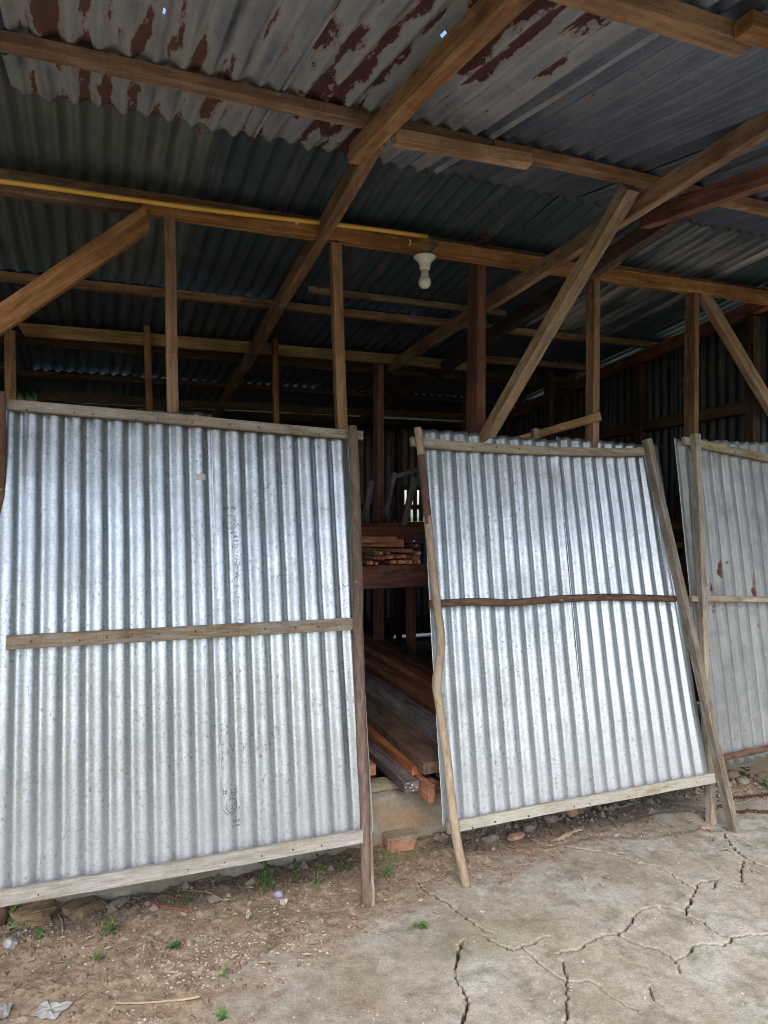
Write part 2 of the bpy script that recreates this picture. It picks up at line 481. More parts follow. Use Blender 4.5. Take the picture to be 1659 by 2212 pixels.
def ground_mat():
    m, nt, b = newmat('cracked_slab_and_soil')
    ge = N(nt, 'ShaderNodeNewGeometry')
    P = ge.outputs['Position']
    dirt = N(nt, 'ShaderNodeAttribute', attribute_name='dirt').outputs['Fac']
    moss = N(nt, 'ShaderNodeAttribute', attribute_name='moss').outputs['Fac']
    crack = N(nt, 'ShaderNodeAttribute', attribute_name='crack').outputs['Fac']
    grass = N(nt, 'ShaderNodeAttribute', attribute_name='grass').outputs['Fac']
    n1 = noise4(nt, P, 3.0, 7, 0.6)
    n2 = noise4(nt, P, 26.0, 7, 0.68)
    n3 = noise4(nt, P, 130.0, 4, 0.7)
    n4 = noise4(nt, P, 9.0, 6, 0.65)
    cc = ramp(nt, n1, [(0.30, (0.235, 0.19, 0.135)), (0.50, (0.345, 0.31, 0.255)), (0.70, (0.43, 0.40, 0.345))])
    cc = mix(nt, ramp(nt, n4, [(0.48, g(0)), (0.64, g(0.75))]), cc, (0.18, 0.16, 0.115))
    cc = mix(nt, ramp(nt, noise4(nt, P, 1.7, 5, 0.6), [(0.50, g(0)), (0.66, g(0.5))]), cc, (0.25, 0.225, 0.13))
    cc = mix(nt, 0.6, cc, ramp(nt, n2, [(0.32, g(0.55)), (0.6, g(1.15))]), 'MULTIPLY')
    dc = ramp(nt, n4, [(0.32, (0.18, 0.125, 0.086)), (0.52, (0.285, 0.212, 0.148)), (0.70, (0.37, 0.285, 0.20))])
    dc = mix(nt, 0.65, dc, ramp(nt, n2, [(0.32, g(0.50)), (0.62, g(1.2))]), 'MULTIPLY')
    pale = ramp(nt, math_(nt, 'ADD', math_(nt, 'MULTIPLY', n2, 0.6), math_(nt, 'MULTIPLY', n1, 0.4)), [(0.555, g(0)), (0.60, g(0.75))])
    dc = mix(nt, pale, dc, (0.40, 0.33, 0.26))
    c = mix(nt, dirt, cc, dc)
    c = mix(nt, math_(nt, 'MULTIPLY', moss, ramp(nt, n2, [(0.38, g(0)), (0.6, g(0.9))])), c, (0.105, 0.095, 0.032))
    c = mix(nt, 0.5, c, ramp(nt, n3, [(0.35, g(0.5)), (0.6, g(1.2))]), 'MULTIPLY')
    rim = N(nt, 'ShaderNodeAttribute', attribute_name='rim').outputs['Fac']
    c = mix(nt, math_(nt, 'MULTIPLY', rim, 0.4), c, (0.46, 0.38, 0.29))
    crack = ramp(nt, crack, [(0.04, g(0)), (0.38, g(1))])
    c = mix(nt, crack, c, (0.07, 0.050, 0.034))
    gc = ramp(nt, n4, [(0.3, (0.045, 0.075, 0.022)), (0.7, (0.10, 0.14, 0.045))])
    c = mix(nt, grass, c, gc)
    L(nt, c, b.inputs['Base Color'])
    b.inputs['Roughness'].default_value = 0.9
    b.inputs['Specular IOR Level'].default_value = 0.25
    h = math_(nt, 'ADD', n2, math_(nt, 'MULTIPLY', n3, 0.35))
    bump(nt, b, h, 0.75, 0.008)
    return m


M['ground'] = ground_mat()


# ------------------------------------------------------------------ numpy value noise
def vnoise(x, y, seed=0):
    xi = np.floor(x).astype(np.int64); yi = np.floor(y).astype(np.int64)
    xf = x - xi; yf = y - yi
    def h(a, b):
        n = (a * 374761393 + b * 668265263 + seed * 1442695041) & 0x7fffffff
        n = ((n ^ (n >> 13)) * 1274126177) & 0x7fffffff
        n = n ^ (n >> 16)
        return (n & 0xffff) / 65535.0
    u = xf * xf * (3 - 2 * xf); v = yf * yf * (3 - 2 * yf)
    return (h(xi, yi) * (1 - u) + h(xi + 1, yi) * u) * (1 - v) + (h(xi, yi + 1) * (1 - u) + h(xi + 1, yi + 1) * u) * v


def fbm(x, y, s, octs=4, seed=0, gain=0.5):
    t = 0; a = 1; n = 0
    for i in range(octs):
        t = t + a * vnoise(x * s, y * s, seed + i * 17); n += a
        a *= gain; s *= 2.03
    return t / n


def sstep(a, b, x):
    t = np.clip((x - a) / (b - a), 0, 1)
    return t * t * (3 - 2 * t)


# ------------------------------------------------------------------ builders
def frame(p0, p1, up):
    d = (p1 - p0); ln = d.length; x = d / ln
    u = Vector(up); u = (u - x * u.dot(x)).normalized()
    y = u.cross(x)
    m = Matrix(((x.x, y.x, u.x, p0.x), (x.y, y.y, u.y, p0.y), (x.z, y.z, u.z, p0.z), (0, 0, 0, 1)))
    return m, ln


def beam(name, p0, p1, w, h, mat, parent=None, up=(0, 0, 1), sag=0.0, warp=0.003, cham=0.0022, cut0=0.0, cut1=0.0, taper=0.0):
    """sawn timber from p0 to p1; w is across (local Y), h along 'up' (local Z)"""
    p0 = Vector(p0); p1 = Vector(p1)
    mt, ln = frame(p0, p1, up)
    n = max(6, min(40, int(ln / 0.05)))
    sd = random.random() * 100
    c = min(cham, w * 0.2, h * 0.2)
    prof = [(-w/2 + c, -h/2), (w/2 - c, -h/2), (w/2, -h/2 + c), (w/2, h/2 - c), (w/2 - c, h/2), (-w/2 + c, h/2), (-w/2, h/2 - c), (-w/2, -h/2 + c)]
    v = []; f = []
    for i in range(n + 1):
        t = i / n
        x = ln * t
        oy = warp * (mn.noise(Vector((x * 1.1, sd, 0))) * 2)
        oz = warp * (mn.noise(Vector((x * 1.1, sd, 9))) * 2) - sag * 4 * t * (1 - t)
        k = 1 - taper * t
        for j, (a, b) in enumerate(prof):
            r = 0.0016 * mn.noise(Vector((x * 14, sd + (j // 2) * 5, 3)))
            r2 = 0.0016 * mn.noise(Vector((x * 14, sd + (j // 2) * 5, 7)))
            xx = x
            if i == 0: xx += cut0 * (b / h) + 0.004 * mn.noise(Vector((j, sd, 1)))
            if i == n: xx += cut1 * (b / h) + 0.004 * mn.noise(Vector((j, sd, 2)))
            v.append((xx, a * k + oy + r, b * k + oz + r2))
    for i in range(n):
        for j in range(8):
            a = i * 8 + j; b = i * 8 + (j + 1) % 8
            f.append((a, b, b + 8, a + 8))
    f.append(tuple(range(7, -1, -1)))
    f.append(tuple(n * 8 + j for j in range(8)))
    return link(name, mesh_py(name, v, f), mt, parent, mat)


def log(name, pts, rads, mat, parent=None, seg=14, sub=8, rough=0.08, mats=None, matfn=None):
    """crooked round pole through pts; local X runs from the first point to the last"""
    pts = [Vector(p) for p in pts]
    mt, ln = frame(pts[0], pts[-1], (0, 1, 0) if abs((pts[-1] - pts[0]).normalized().y) < 0.8 else (0, 0, 1))
    inv = mt.inverted()
    P = [inv @ p for p in pts]
    path = []; R = []
    for i in range(len(P) - 1):
        a = P[max(i - 1, 0)]; b = P[i]; c = P[i + 1]; d = P[min(i + 2, len(P) - 1)]
        for k in range(sub):
            t = k / sub
            path.append(0.5 * ((2 * b) + (c - a) * t + (2 * a - 5 * b + 4 * c - d) * t * t + (3 * b - a - 3 * c + d) * t ** 3))
            R.append(rads[i] * (1 - t) + rads[i + 1] * t)
    path.append(P[-1]); R.append(rads[-1])
    sd = random.random() * 50
    v = []; f = []
    for i, p in enumerate(path):
        for j in range(seg):
            a = 2 * math.pi * j / seg
            r = R[i] * (1 + rough * 2 * mn.noise(Vector((p.x * 9, math.cos(a) * 1.3 + sd, math.sin(a) * 1.3))))
            v.append((p.x, p.y + r * math.cos(a), p.z + r * math.sin(a)))
    for i in range(len(path) - 1):
        for j in range(seg):
            a = i * seg + j; b = i * seg + (j + 1) % seg
            f.append((a, b, b + seg, a + seg))
    f.append(tuple(range(seg - 1, -1, -1)))
    f.append(tuple((len(path) - 1) * seg + j for j in range(seg)))
    me = mesh_py(name, v, f, True)
    o = link(name, me, mt, parent, mat)
    if mats:
        for mm in mats: me.materials.append(mm)
        for pl in me.polygons:
            cx = sum(me.vertices[i].co.x for i in pl.vertices) / len(pl.vertices)
            pl.material_index = matfn(cx / ln + 0.02 * mn.noise(pl.center * 60))
    return o


def tube(name, pts, r, mat, parent=None, seg=8, closed=False, origin=None):
    pts = [Vector(p) for p in pts]
    o0 = Vector(origin) if origin is not None else pts[0]
    v = []; f = []
    n = len(pts)
    up = Vector((0.13, 0.31, 0.94))
    for i, p in enumerate(pts):
        if closed:
            d = pts[(i + 1) % n] - pts[i - 1]
        else:
            d = pts[min(i + 1, n - 1)] - pts[max(i - 1, 0)]
        d.normalize()
        a = d.cross(up)
        if a.length < 1e-3: a = d.cross(Vector((1, 0, 0)))
        a.normalize(); b = d.cross(a)
        rr = r[i] if isinstance(r, (list, tuple)) else r
        for j in range(seg):
            an = 2 * math.pi * j / seg
            v.append(p - o0 + a * rr * math.cos(an) + b * rr * math.sin(an))
    m = n if closed else n - 1
    for i in range(m):
        for j in range(seg):
            a = i * seg + j; b = i * seg + (j + 1) % seg
            c = ((i + 1) % n) * seg
            f.append((a, b, c + (j + 1) % seg, c + j))
    if not closed:
        f.append(tuple(range(seg - 1, -1, -1)))
        f.append(tuple((n - 1) * seg + j for j in range(seg)))
    return link(name, mesh_py(name, v, f, True), Matrix.Translation(o0), parent, mat)


def lathe(name, prof, loc, mat, parent=None, seg=28, flute=None):
    v = []; f = []
    for i, (r, z) in enumerate(prof):
        for j in range(seg):
            a = 2 * math.pi * j / seg
            rr = r
            if flute: rr = r * (1 + flute * math.sin(a * 9 + z * 60))
            v.append((rr * math.cos(a), rr * math.sin(a), z))
    for i in range(len(prof) - 1):
        for j in range(seg):
            a = i * seg + j; b = i * seg + (j + 1) % seg
            f.append((a, b, b + seg, a + seg))
    f.append(tuple(range(seg - 1, -1, -1)))
    f.append(tuple((len(prof) - 1) * seg + j for j in range(seg)))
    me = mesh_py(name, v, f, True)
    bm = bmesh.new(); bm.from_mesh(me); bmesh.ops.recalc_face_normals(bm, faces=bm.faces); bm.to_mesh(me); bm.free()
    return link(name, me, Matrix.Translation(Vector(loc)), parent, mat)


LAM = 0.0762
LASTGRID = {}


def surf(seed, u, v):
    """height of a finished sheet at (u, v), read from its own vertices"""
    G = LASTGRID[seed]
    i = int(np.clip(np.searchsorted(G[0, :, 0], u), 1, G.shape[1] - 1)); j = int(np.clip(np.searchsorted(G[:, 0, 1], v), 1, G.shape[0] - 1))
    a, b = G[j - 1, i - 1], G[j - 1, i]; t = min(1, max(0, (u - a[0]) / max(1e-6, b[0] - a[0])))
    c, d = G[j, i - 1], G[j, i]; q = min(1, max(0, (v - a[1]) / max(1e-6, c[1] - a[1])))
    return float((a[2] * (1 - t) + b[2] * t) * (1 - q) + (c[2] * (1 - t) + d[2] * t) * q)



def prof_w(u, amp, lam=LAM, ph=0.0):
    t = 2 * np.pi * u / lam + ph
    return amp * (np.cos(t) - 0.14 * np.cos(2 * t))


def sheet(name, mt, width, length, mat, parent, amp=0.0085, lam=LAM, nseg=30, per=12, ph=0.0, warp=0.006, ragged=0.0, ragged_end=1,
          holes=(), seed=0, warp_fn=None, top_fn=None, utaper=0.0, thick=0.0009):
    """corrugated sheet in its own frame: local x across, y along, z out of the surface"""
    nu = int(round(width / lam * per)) + 1
    u = np.linspace(0, width, nu); v = np.linspace(0, length, nseg + 1)
    Ug, Vg = np.meshgrid(u, v)
    Vp = Vg.copy()
    if ragged:
        k = sstep(length - 0.35, length, Vg) if ragged_end else sstep(0.35, 0, Vg)
        Vp = Vp + k * ragged * (fbm(Ug + seed, Ug * 0 + 3, 11, 5, seed) - 0.5) * 2 * (1 if ragged_end else -1)
    if top_fn is not None:
        Vp = Vp * (top_fn(Ug) / length)
    A = amp * (1 + 0.10 * (fbm(Ug, Vp, 1.6, 2, seed + 5) - 0.5) * 2)
    Wd = prof_w(Ug, 1.0, lam, ph) * A
    Wd += warp * (fbm(Ug, Vp, 1.3, 3, seed + 1) - 0.5) * 2
    drs = np.random.default_rng(seed)
    for _ in range(7 if nseg > 30 else 3):
        dx_, dy_, dr_, dh_ = drs.uniform(0, width), drs.uniform(0, length), drs.uniform(.02, .07), drs.uniform(-.0045, .003)
        Wd += dh_ * np.exp(-((Ug - dx_) ** 2 + ((Vp - dy_) / 1.8) ** 2) / dr_ ** 2)
    Wd += 0.0011 * (fbm(Ug, Vp, 14, 3, seed + 2) - 0.5) * 2
    if warp_fn is not None: Wd += warp_fn(Ug, Vp)
    du = 0.002 * (fbm(Vp, Vp * 0 + 7, 2.0, 3, seed + 3) - 0.5) * 2
    co = np.stack([(Ug + du) * (1 - utaper * Vp / length), Vp, Wd], -1).reshape(-1, 3)
    i = np.arange(nseg)[:, None] * nu + np.arange(nu - 1)[None, :]
    f = np.stack([i, i + 1, i + 1 + nu, i + nu], -1).reshape(-1, 4)
    if len(holes):
        ctr = co[f].mean(1)
        kill = np.zeros(len(f), bool)
        for (hx, hy) in holes:
            kill[np.argmin((ctr[:, 0] - hx) ** 2 + (ctr[:, 1] - hy) ** 2)] = True
        f = f[~kill]
    me = mesh_np(name, co, f, True)
    LASTGRID[seed] = co.reshape(nseg + 1, nu, 3)
    uvl = me.uv_layers.new(name='UVMap')
    uvs = co[:, :2][f.ravel()] + np.array([seed * 3.7, seed * 1.3])
    uvl.data.foreach_set('uv', (co[:, :2][f.ravel()]).astype(np.float32).ravel())
    o = link(name, me, mt, parent, mat)
    so_ = o.modifiers.new('thickness', 'SOLIDIFY')
    so_.thickness = thick
    so_.offset = 0
    return o


def basis(o, x, y):
    x = Vector(x).normalized(); y = Vector(y); y = (y - x * y.dot(x)).normalized(); z = x.cross(y)
    return Matrix(((x.x, y.x, z.x, o[0]), (x.y, y.y, z.y, o[1]), (x.z, y.z, z.z, o[2]), (0, 0, 0, 1)))


def lump(name, loc, size, mat, parent=None, sub=2, rough=0.35, seed=None, rz=0.0, box=0.0):
    bm = bmesh.new()
    if box:
        bmesh.ops.create_cube(bm, size=1.0)
        bmesh.ops.bevel(bm, geom=bm.edges[:], offset=0.08, segments=2, affect='EDGES')
        bmesh.ops.subdivide_edges(bm, edges=bm.edges[:], cuts=2, use_grid_fill=True)
    else:
        bmesh.ops.create_icosphere(bm, subdivisions=sub, radius=0.5)
    sd = seed if seed is not None else random.random() * 100
    for vv in bm.verts:
        n = mn.noise(vv.co * 2.1 + Vector((sd, sd, 0))) + 0.5 * mn.noise(vv.co * 5 + Vector((0, sd, 3)))
        vv.co *= 1 + rough * n
        vv.co = Vector((vv.co.x * size[0], vv.co.y * size[1], vv.co.z * size[2]))
    me = bpy.data.meshes.new(name)
    bm.to_mesh(me); bm.free()
    if not box: me.polygons.foreach_set('use_smooth', [False] * len(me.polygons))
    return link(name, me, Matrix.Translation(Vector(loc)) @ Matrix.Rotation(rz, 4, 'Z'), parent, mat)


# ================================================================== GROUND
WALL_Y = 3.0
CRK = [
    (1.5, [(140,460),(190,510),(260,545),(330,595),(390,645),(430,670),(470,680)]),
    (0.9, [(430,690),(470,715),(530,745),(560,755)]),
    (1.5, [(530,740),(560,755),(620,730),(680,705),(720,700)]),
    (1.7, [(740,770),(850,745),(900,715),(960,690),(1010,690),(1070,630),(1090,600),(1130,580),(1185,565)]),
    (1.2, [(1010,690),(1110,735),(1180,745),(1260,795),(1275,815),(1280,850)]),
    (1.0, [(1260,795),(1310,765),(1340,725),(1400,725),(1470,730),(1500,700),(1540,690),(1659,685),(1760,680)]),
    (2.0, [(1300,600),(1310,560),(1335,520),(1345,490)]),
    (1.1, [(1345,490),(1290,465),(1240,430),(1215,415),(1180,400),(1100,390),(1000,355),(925,340)]),
    (0.7, [(925,340),(870,335),(800,325),(700,310),(640,290),(600,270)]),
    (1.0, [(1345,490),(1370,460),(1440,455)]),
    (0.8, [(1300,600),(1380,630),(1440,680),(1500,700)]),
    (0.6, [(1185,565),(1250,575),(1300,600)]),
    (2.3, [(345,705),(330,730),(320,780),(305,830)]),
    (2.0, [(345,920),(365,970),(350,1020),(335,1079),(320,1180),(350,1300)]),
    (0.5, [(305,830),(320,880),(345,920)]),
    (0.8, [(770,800),(790,860),(785,890),(795,960),(785,1000),(795,1030),(785,1079),(800,1200)]),
    (0.6, [(600,740),(630,770),(680,815),(730,855),(790,885),(880,880),(930,905),(980,950),(1020,965),(1110,1020)]),
    (1.4, [(1470,260),(1500,310),(1560,360),(1600,385),(1659,400),(1760,440)]),
    (1.4, [(1550,370),(1540,440),(1555,475)]),
    (0.6, [(1390,265),(1440,300),(1500,340),(1560,365)]),
    (0.5, [(1440,455),(1430,475),(1420,490)]),
    (0.5, [(1150,900),(1160,950),(1200,990)]),
    (0.5, [(1580,400),(1590,420)]),
    (0.5, [(1659,690),(1700,720),(1800,760)]),
]


def grid_axis(a, b, step, far):
    core = list(np.arange(a, b + step * 0.5, step))
    out = []; s = step; x = core[-1]
    while x < far:
        s = min(s * 1.25, 6.0); x += s; out.append(x)
    lo = []; s = step; x = core[0]
    while x > -far:
        s = min(s * 1.25, 6.0); x -= s; lo.append(x)
    return np.array(lo[::-1] + core + out)


GROUND_H = None


def build_ground():
    global GROUND_H
    gx = grid_axis(-0.55, 3.6, 0.0042, 90)
    gy = grid_axis(1.45, 3.06, 0.0042, 90)
    X, Y = np.meshgrid(gx, gy)
    # where each ground point falls in the measured picture, used to lay out soil and slab
    fw = np.maximum(X * SA + Y * CA, 0.3)
    PX = CX + F * (X * CA - Y * SA) / fw
    PY = HY + F * EYE / fw
    near = (X > -1.5) & (X < 6) & (Y > 0.6) & (Y < 3.3)
    cxs = [-400, 300, 450, 600, 740, 800, 900, 1060, 1200, 1380, 1480, 1560, 1659, 2200]
    cys = [2700, 2320, 2212, 2080, 1990, 1955, 1890, 1835, 1800, 1735, 1735, 1722, 1705, 1640]
    cur = np.interp(PX, cxs, cys)
    n = 0.55 * fbm(X, Y, 2.2, 5, 3) + 0.45 * fbm(X, Y, 13, 4, 5)
    dirt = sstep(-80, 80, cur - PY + (n - 0.5) * 420)
    dirt = np.where(near, dirt, sstep(0.45, 0.7, fbm(X, Y, 0.6, 3, 8)) * 0.5)
    # soil heaped against the footing
    d = WALL_Y - Y
    heap = np.exp(-np.clip(d, 0, 9) / 0.14) * 0.022 * (0.5 + fbm(X, Y, 5, 4, 11)) * ((Y < 3.05) & (X > -2.5) & (X < 3.9))
    Z = 0.012 * (fbm(X, Y, 1.1, 3, 1) - 0.5) * 2
    lumps = (fbm(X, Y, 24, 4, 21, 0.6) - 0.5)
    Z += dirt * (0.020 * np.maximum(lumps, -0.1) + 0.010 * (fbm(X, Y, 9, 3, 23) - 0.5))
    Z += (1 - dirt) * 0.0035 * (fbm(X, Y, 16, 4, 31) - 0.5)
    Z += heap
    Z += heap * 0.5 * (fbm(X, Y, 30, 3, 41) - 0.5) * 2
    # raised pocket of old mortar and rubble at the footing beside panel two
    for (px, py, r, hgt) in ((1060, 1790, .11, .05), (1130, 1760, .12, .05), (1240, 1725, .10, .045), (960, 1850, .08, .03)):
        q = atz(px, py, 0)
        Z += hgt * np.exp(-(((X - q.x) / r) ** 2 + ((Y - q.y) / (r * .7)) ** 2)) * (0.6 + 0.8 * fbm(X, Y, 34, 4, 51))
    # low swelling of the slab (edge running across below panel two)
    ridge_x = [1170, 1290, 1400, 1500]; ridge_y = [1835, 1812, 1812, 1795]
    rr = np.interp(PX, ridge_x, ridge_y)
    Z += 0.012 * sstep(-6, 8, PY - rr) * sstep(1150, 1200, PX) * np.exp(-np.clip(PY - rr, 0, 400) / 90) * near
    crack = np.zeros_like(X); rim = np.zeros_like(X)
    rn = fbm(X, Y, 38, 3, 77)
    rs = np.random.default_rng(5)
    for wd, pl in CRK:
        pts = [atz(830 + .5 * a, 1672 + .5 * b, 0) for a, b in pl]
        # jagged resampling
        fine = []
        for a, b in zip(pts[:-1], pts[1:]):
            k = max(2, int((b - a).length / 0.013))
            nrm = Vector((-(b - a).y, (b - a).x, 0)).normalized()
            for i in range(k):
                t = i / k
                j = (rs.random() - 0.5) * 0.014 * (1 if i else 0.3)
                fine.append(a.lerp(b, t) + nrm * j)
        fine.append(pts[-1])
        tot = len(fine)
        for i in range(tot - 1):
            a = fine[i]; b = fine[i + 1]
            t = i / tot
            w = (0.0016 + 0.0015 * wd) * (0.55 + 0.8 * rs.random()) * (0.45 + 0.55 * math.sin(math.pi * min(1, t + 0.12)))
            x0, x1 = sorted((a.x, b.x)); y0, y1 = sorted((a.y, b.y))
            ix0, ix1 = np.searchsorted(gx, [x0 - .03, x1 + .03]); iy0, iy1 = np.searchsorted(gy, [y0 - .03, y1 + .03])
            if ix1 <= ix0 or iy1 <= iy0: continue
            sx = X[iy0:iy1, ix0:ix1]; sy = Y[iy0:iy1, ix0:ix1]
            ex, ey = b.x - a.x, b.y - a.y
            tt = np.clip(((sx - a.x) * ex + (sy - a.y) * ey) / (ex * ex + ey * ey + 1e-12), 0, 1)
            dd = np.hypot(sx - a.x - tt * ex, sy - a.y - tt * ey)
            val = 1 - sstep(w * 0.35, w + 0.0014, dd)
            rim[iy0:iy1, ix0:ix1] = np.maximum(rim[iy0:iy1, ix0:ix1], (1 - sstep(0, .009 + .007 * wd, dd)) * sstep(.54, .66, rn[iy0:iy1, ix0:ix1]))
            crack[iy0:iy1, ix0:ix1] = np.maximum(crack[iy0:iy1, ix0:ix1], val * min(1, 0.72 + wd * 0.25))
    Z -= 0.045 * crack + 0.001 * rim * (1 - dirt) * 0.3
    moss = sstep(0.40, 0.75, fbm(X, Y, 2.6, 4, 61)) * np.exp(-np.clip(d, 0, 9) / 0.33) * dirt * 1.2
    moss += 0.65 * np.exp(-(((PX - 1000) / 90) ** 2 + ((PY - 2035) / 35) ** 2)) + 0.5 * np.exp(-(((PX - 1340) / 170) ** 2 + ((PY - 1745) / 30) ** 2))
    moss = np.clip(moss, 0, 1) * near
    grass = sstep(0, 2.5, np.maximum(np.maximum(-Y - 8.0, np.abs(X - 1.5) - 5.0), Y - 7.3) + (fbm(X, Y, .5, 3, 71) - .5) * 3)
    Z += grass * 0.03 * (fbm(X, Y, 3, 3, 81) - .5)
    nu = len(gx); nv = len(gy)
    i = np.arange(nv - 1)[:, None] * nu + np.arange(nu - 1)[None, :]
    f = np.stack([i, i + 1, i + 1 + nu, i + nu], -1).reshape(-1, 4)
    me = mesh_np('ground', np.stack([X, Y, Z], -1).reshape(-1, 3), f, True)
    for nm, arr in (('dirt', dirt), ('moss', moss), ('crack', crack), ('rim', rim), ('grass', grass)):
        at_ = me.attributes.new(nm, 'FLOAT', 'POINT')
        at_.data.foreach_set('value', arr.astype(np.float32).ravel())
    o = link('ground', me, Matrix.Identity(4), None, M['ground'])
    tag(o, kind='structure')
    GROUND_H = (gx, gy, Z, dirt)


build_ground()


def gz(x, y):
    gx, gy, Z, _ = GROUND_H
    i = min(max(int(np.searchsorted(gx, x)), 0), len(gx) - 1); j = min(max(int(np.searchsorted(gy, y)), 0), len(gy) - 1)
    return float(Z[j, i])


def onground(px, py):
    p = atz(px, py, 0.0)
    z = gz(p.x, p.y)
    p = atz(px, py, z)
    return Vector((p.x, p.y, gz(p.x, p.y)))


# ================================================================== SHED
shed = thing('timber_shed', (1.6, WALL_Y, 0), 'open timber shed with rusty corrugated roof behind the propped metal panels', 'shed')


def RF(Y): return 3.220 - 0.117 * Y            # far slope, falling away from the yard
def RN(Y): return 2.908 - 0.160 * (2.6 - Y)    # near slope of the porch


# footing wall, rendered; built as a bevelled strip with an uneven top and face
def footing(x0, x1, y0, y1, z0, z1, name='footing'):
    nx = int((x1 - x0) / 0.02); v = []; f = []
    prof = [(y0, z0), (y0, z0 + (z1 - z0) * .33), (y0, z0 + (z1 - z0) * .66), (y0, z1 - .012), (y0 + .012, z1), (y1 - .012, z1), (y1, z1 - .012), (y1, z0)]
    for i in range(nx + 1):
        x = x0 + (x1 - x0) * i / nx
        for j, (y, z) in enumerate(prof):
            n1 = mn.fractal(Vector((x * 5, z * 5, 1)), 1.0, 2.0, 4); n2 = mn.fractal(Vector((x * 5, y * 5, 7)), 1.0, 2.0, 4)
            v.append((x, y + (0.011 * n1 if j < 5 else 0), z + (0.010 * n2 if 3 <= j <= 5 else 0)))
    k = len(prof)
    for i in range(nx):
        for j in range(k - 1):
            a = i * k + j
            f.append((a, a + k, a + k + 1, a + 1))
    f.append(tuple(range(k))); f.append(tuple(nx * k + j for j in range(k - 1, -1, -1)))
    return link(name, mesh_py(name, v, f, True), Matrix.Identity(4), shed, M['concrete'])


footing(-2.6, 3.86, 3.0, 3.14, -0.15, 0.235)
# earth floor inside
v = []; f = []
nx_, ny_ = 70, 40
for j in range(ny_ + 1):
    for i in range(nx_ + 1):
        x = -2.6 + 6.4 * i / nx_; y = 3.12 + 3.6 * j / ny_
        v.append((x, y, 0.205 + 0.02 * mn.fractal(Vector((x * 3, y * 3, 0)), 1, 2, 3)))
for j in range(ny_):
    for i in range(nx_):
        a = j * (nx_ + 1) + i
        f.append((a, a + 1, a + nx_ + 2, a + nx_ + 1))
link('earth_floor', mesh_py('earth_floor', v, f, True), Matrix.Identity(4), shed, M['clod'])

# wall plate (two lengths, joined left of the first post) with the purlin on it
beam('wall_plate', (-2.5, 3.025, 2.755), at(300, 450, 3.025).xyz * 0 + Vector((0.16, 3.025, 2.757)), 0.05, 0.060, M['roof_wood'], shed)
beam('wall_plate', (0.162, 3.028, 2.762), (3.86, 3.025, 2.768), 0.05, 0.068, M['plate_wood'], shed, cham=0.003)
beam('purlin', (-2.5, 3.10, RF(3.1) - .034), (3.9, 3.10, RF(3.1) - .034), 0.05, 0.045, M['roof_wood'], shed)
# porch purlins
beam('purlin', (-2.5, 2.18, RN(2.18) - .031), (1.28, 2.18, RN(2.18) - .032), 0.05, 0.036, M['roof_wood'], shed, warp=0.005)
beam('purlin', (1.283, 2.182, RN(2.18) - .032), (3.9, 2.18, RN(2.18) - .031), 0.05, 0.036, M['roof_wood'], shed, warp=0.005)
beam('purlin', (-2.5, 1.25, RN(1.25) - .038), (1.43, 1.25, RN(1.25) - .040), 0.055, 0.044, M['roof_wood'], shed)
beam('purlin', (1.36, 1.192, RN(1.192) - .038), (3.9, 1.18, RN(1.18) - .038), 0.05, 0.04, M['roof_wood'], shed)
a = at(851, 297, 2.085); b = at(1142, 350, 2.085)
tag(beam('cleat', a, b, 0.045, 0.040, M['orange_tan'], shed, warp=0.001), 'short board lapped over the joint of the porch purlin')
# far purlins
for Y in (4.05, 5.75):
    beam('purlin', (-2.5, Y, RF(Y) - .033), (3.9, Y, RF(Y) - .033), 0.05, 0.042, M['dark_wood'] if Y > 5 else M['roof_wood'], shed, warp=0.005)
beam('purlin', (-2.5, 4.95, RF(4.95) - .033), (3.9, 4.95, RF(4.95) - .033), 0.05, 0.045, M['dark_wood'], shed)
a = at(665, 625, 3.86); b = at(1092, 677, 3.86)
tag(beam('cleat', a, b, 0.03, 0.034, M['pale_wood'], shed, warp=0.002), 'pale slat nailed along the second inner purlin')
# inner tie beams under the third purlin, pale and lapped
beam('tie_beam', at(45, 711, 4.70), at(586, 755, 4.70), 0.04, 0.075, M['pale_wood'], shed, cut0=-0.05)
beam('tie_beam', at(588, 755, 4.70), at(1008, 790, 4.70), 0.04, 0.070, M['pale_wood'], shed)
beam('tie_beam', at(975, 771, 4.66), at(1330, 797, 4.66), 0.04, 0.055, M['roof_wood'], shed)
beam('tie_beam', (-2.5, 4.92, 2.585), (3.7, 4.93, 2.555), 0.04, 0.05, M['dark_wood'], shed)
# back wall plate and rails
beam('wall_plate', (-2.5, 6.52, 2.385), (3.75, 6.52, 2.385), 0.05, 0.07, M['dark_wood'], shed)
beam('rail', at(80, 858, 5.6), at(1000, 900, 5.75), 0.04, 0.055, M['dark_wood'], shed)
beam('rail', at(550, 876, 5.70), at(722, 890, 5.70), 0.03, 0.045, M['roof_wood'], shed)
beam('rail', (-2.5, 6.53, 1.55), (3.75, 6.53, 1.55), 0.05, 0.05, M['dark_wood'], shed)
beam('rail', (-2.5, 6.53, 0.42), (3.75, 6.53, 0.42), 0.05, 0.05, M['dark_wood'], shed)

# rafters
def raf(x0, y0, z0, x1, y1, z1, w, h, m, **k):
    return beam('rafter', (x0, y0, z0), (x1, y1, z1), w, h, m, shed, **k)


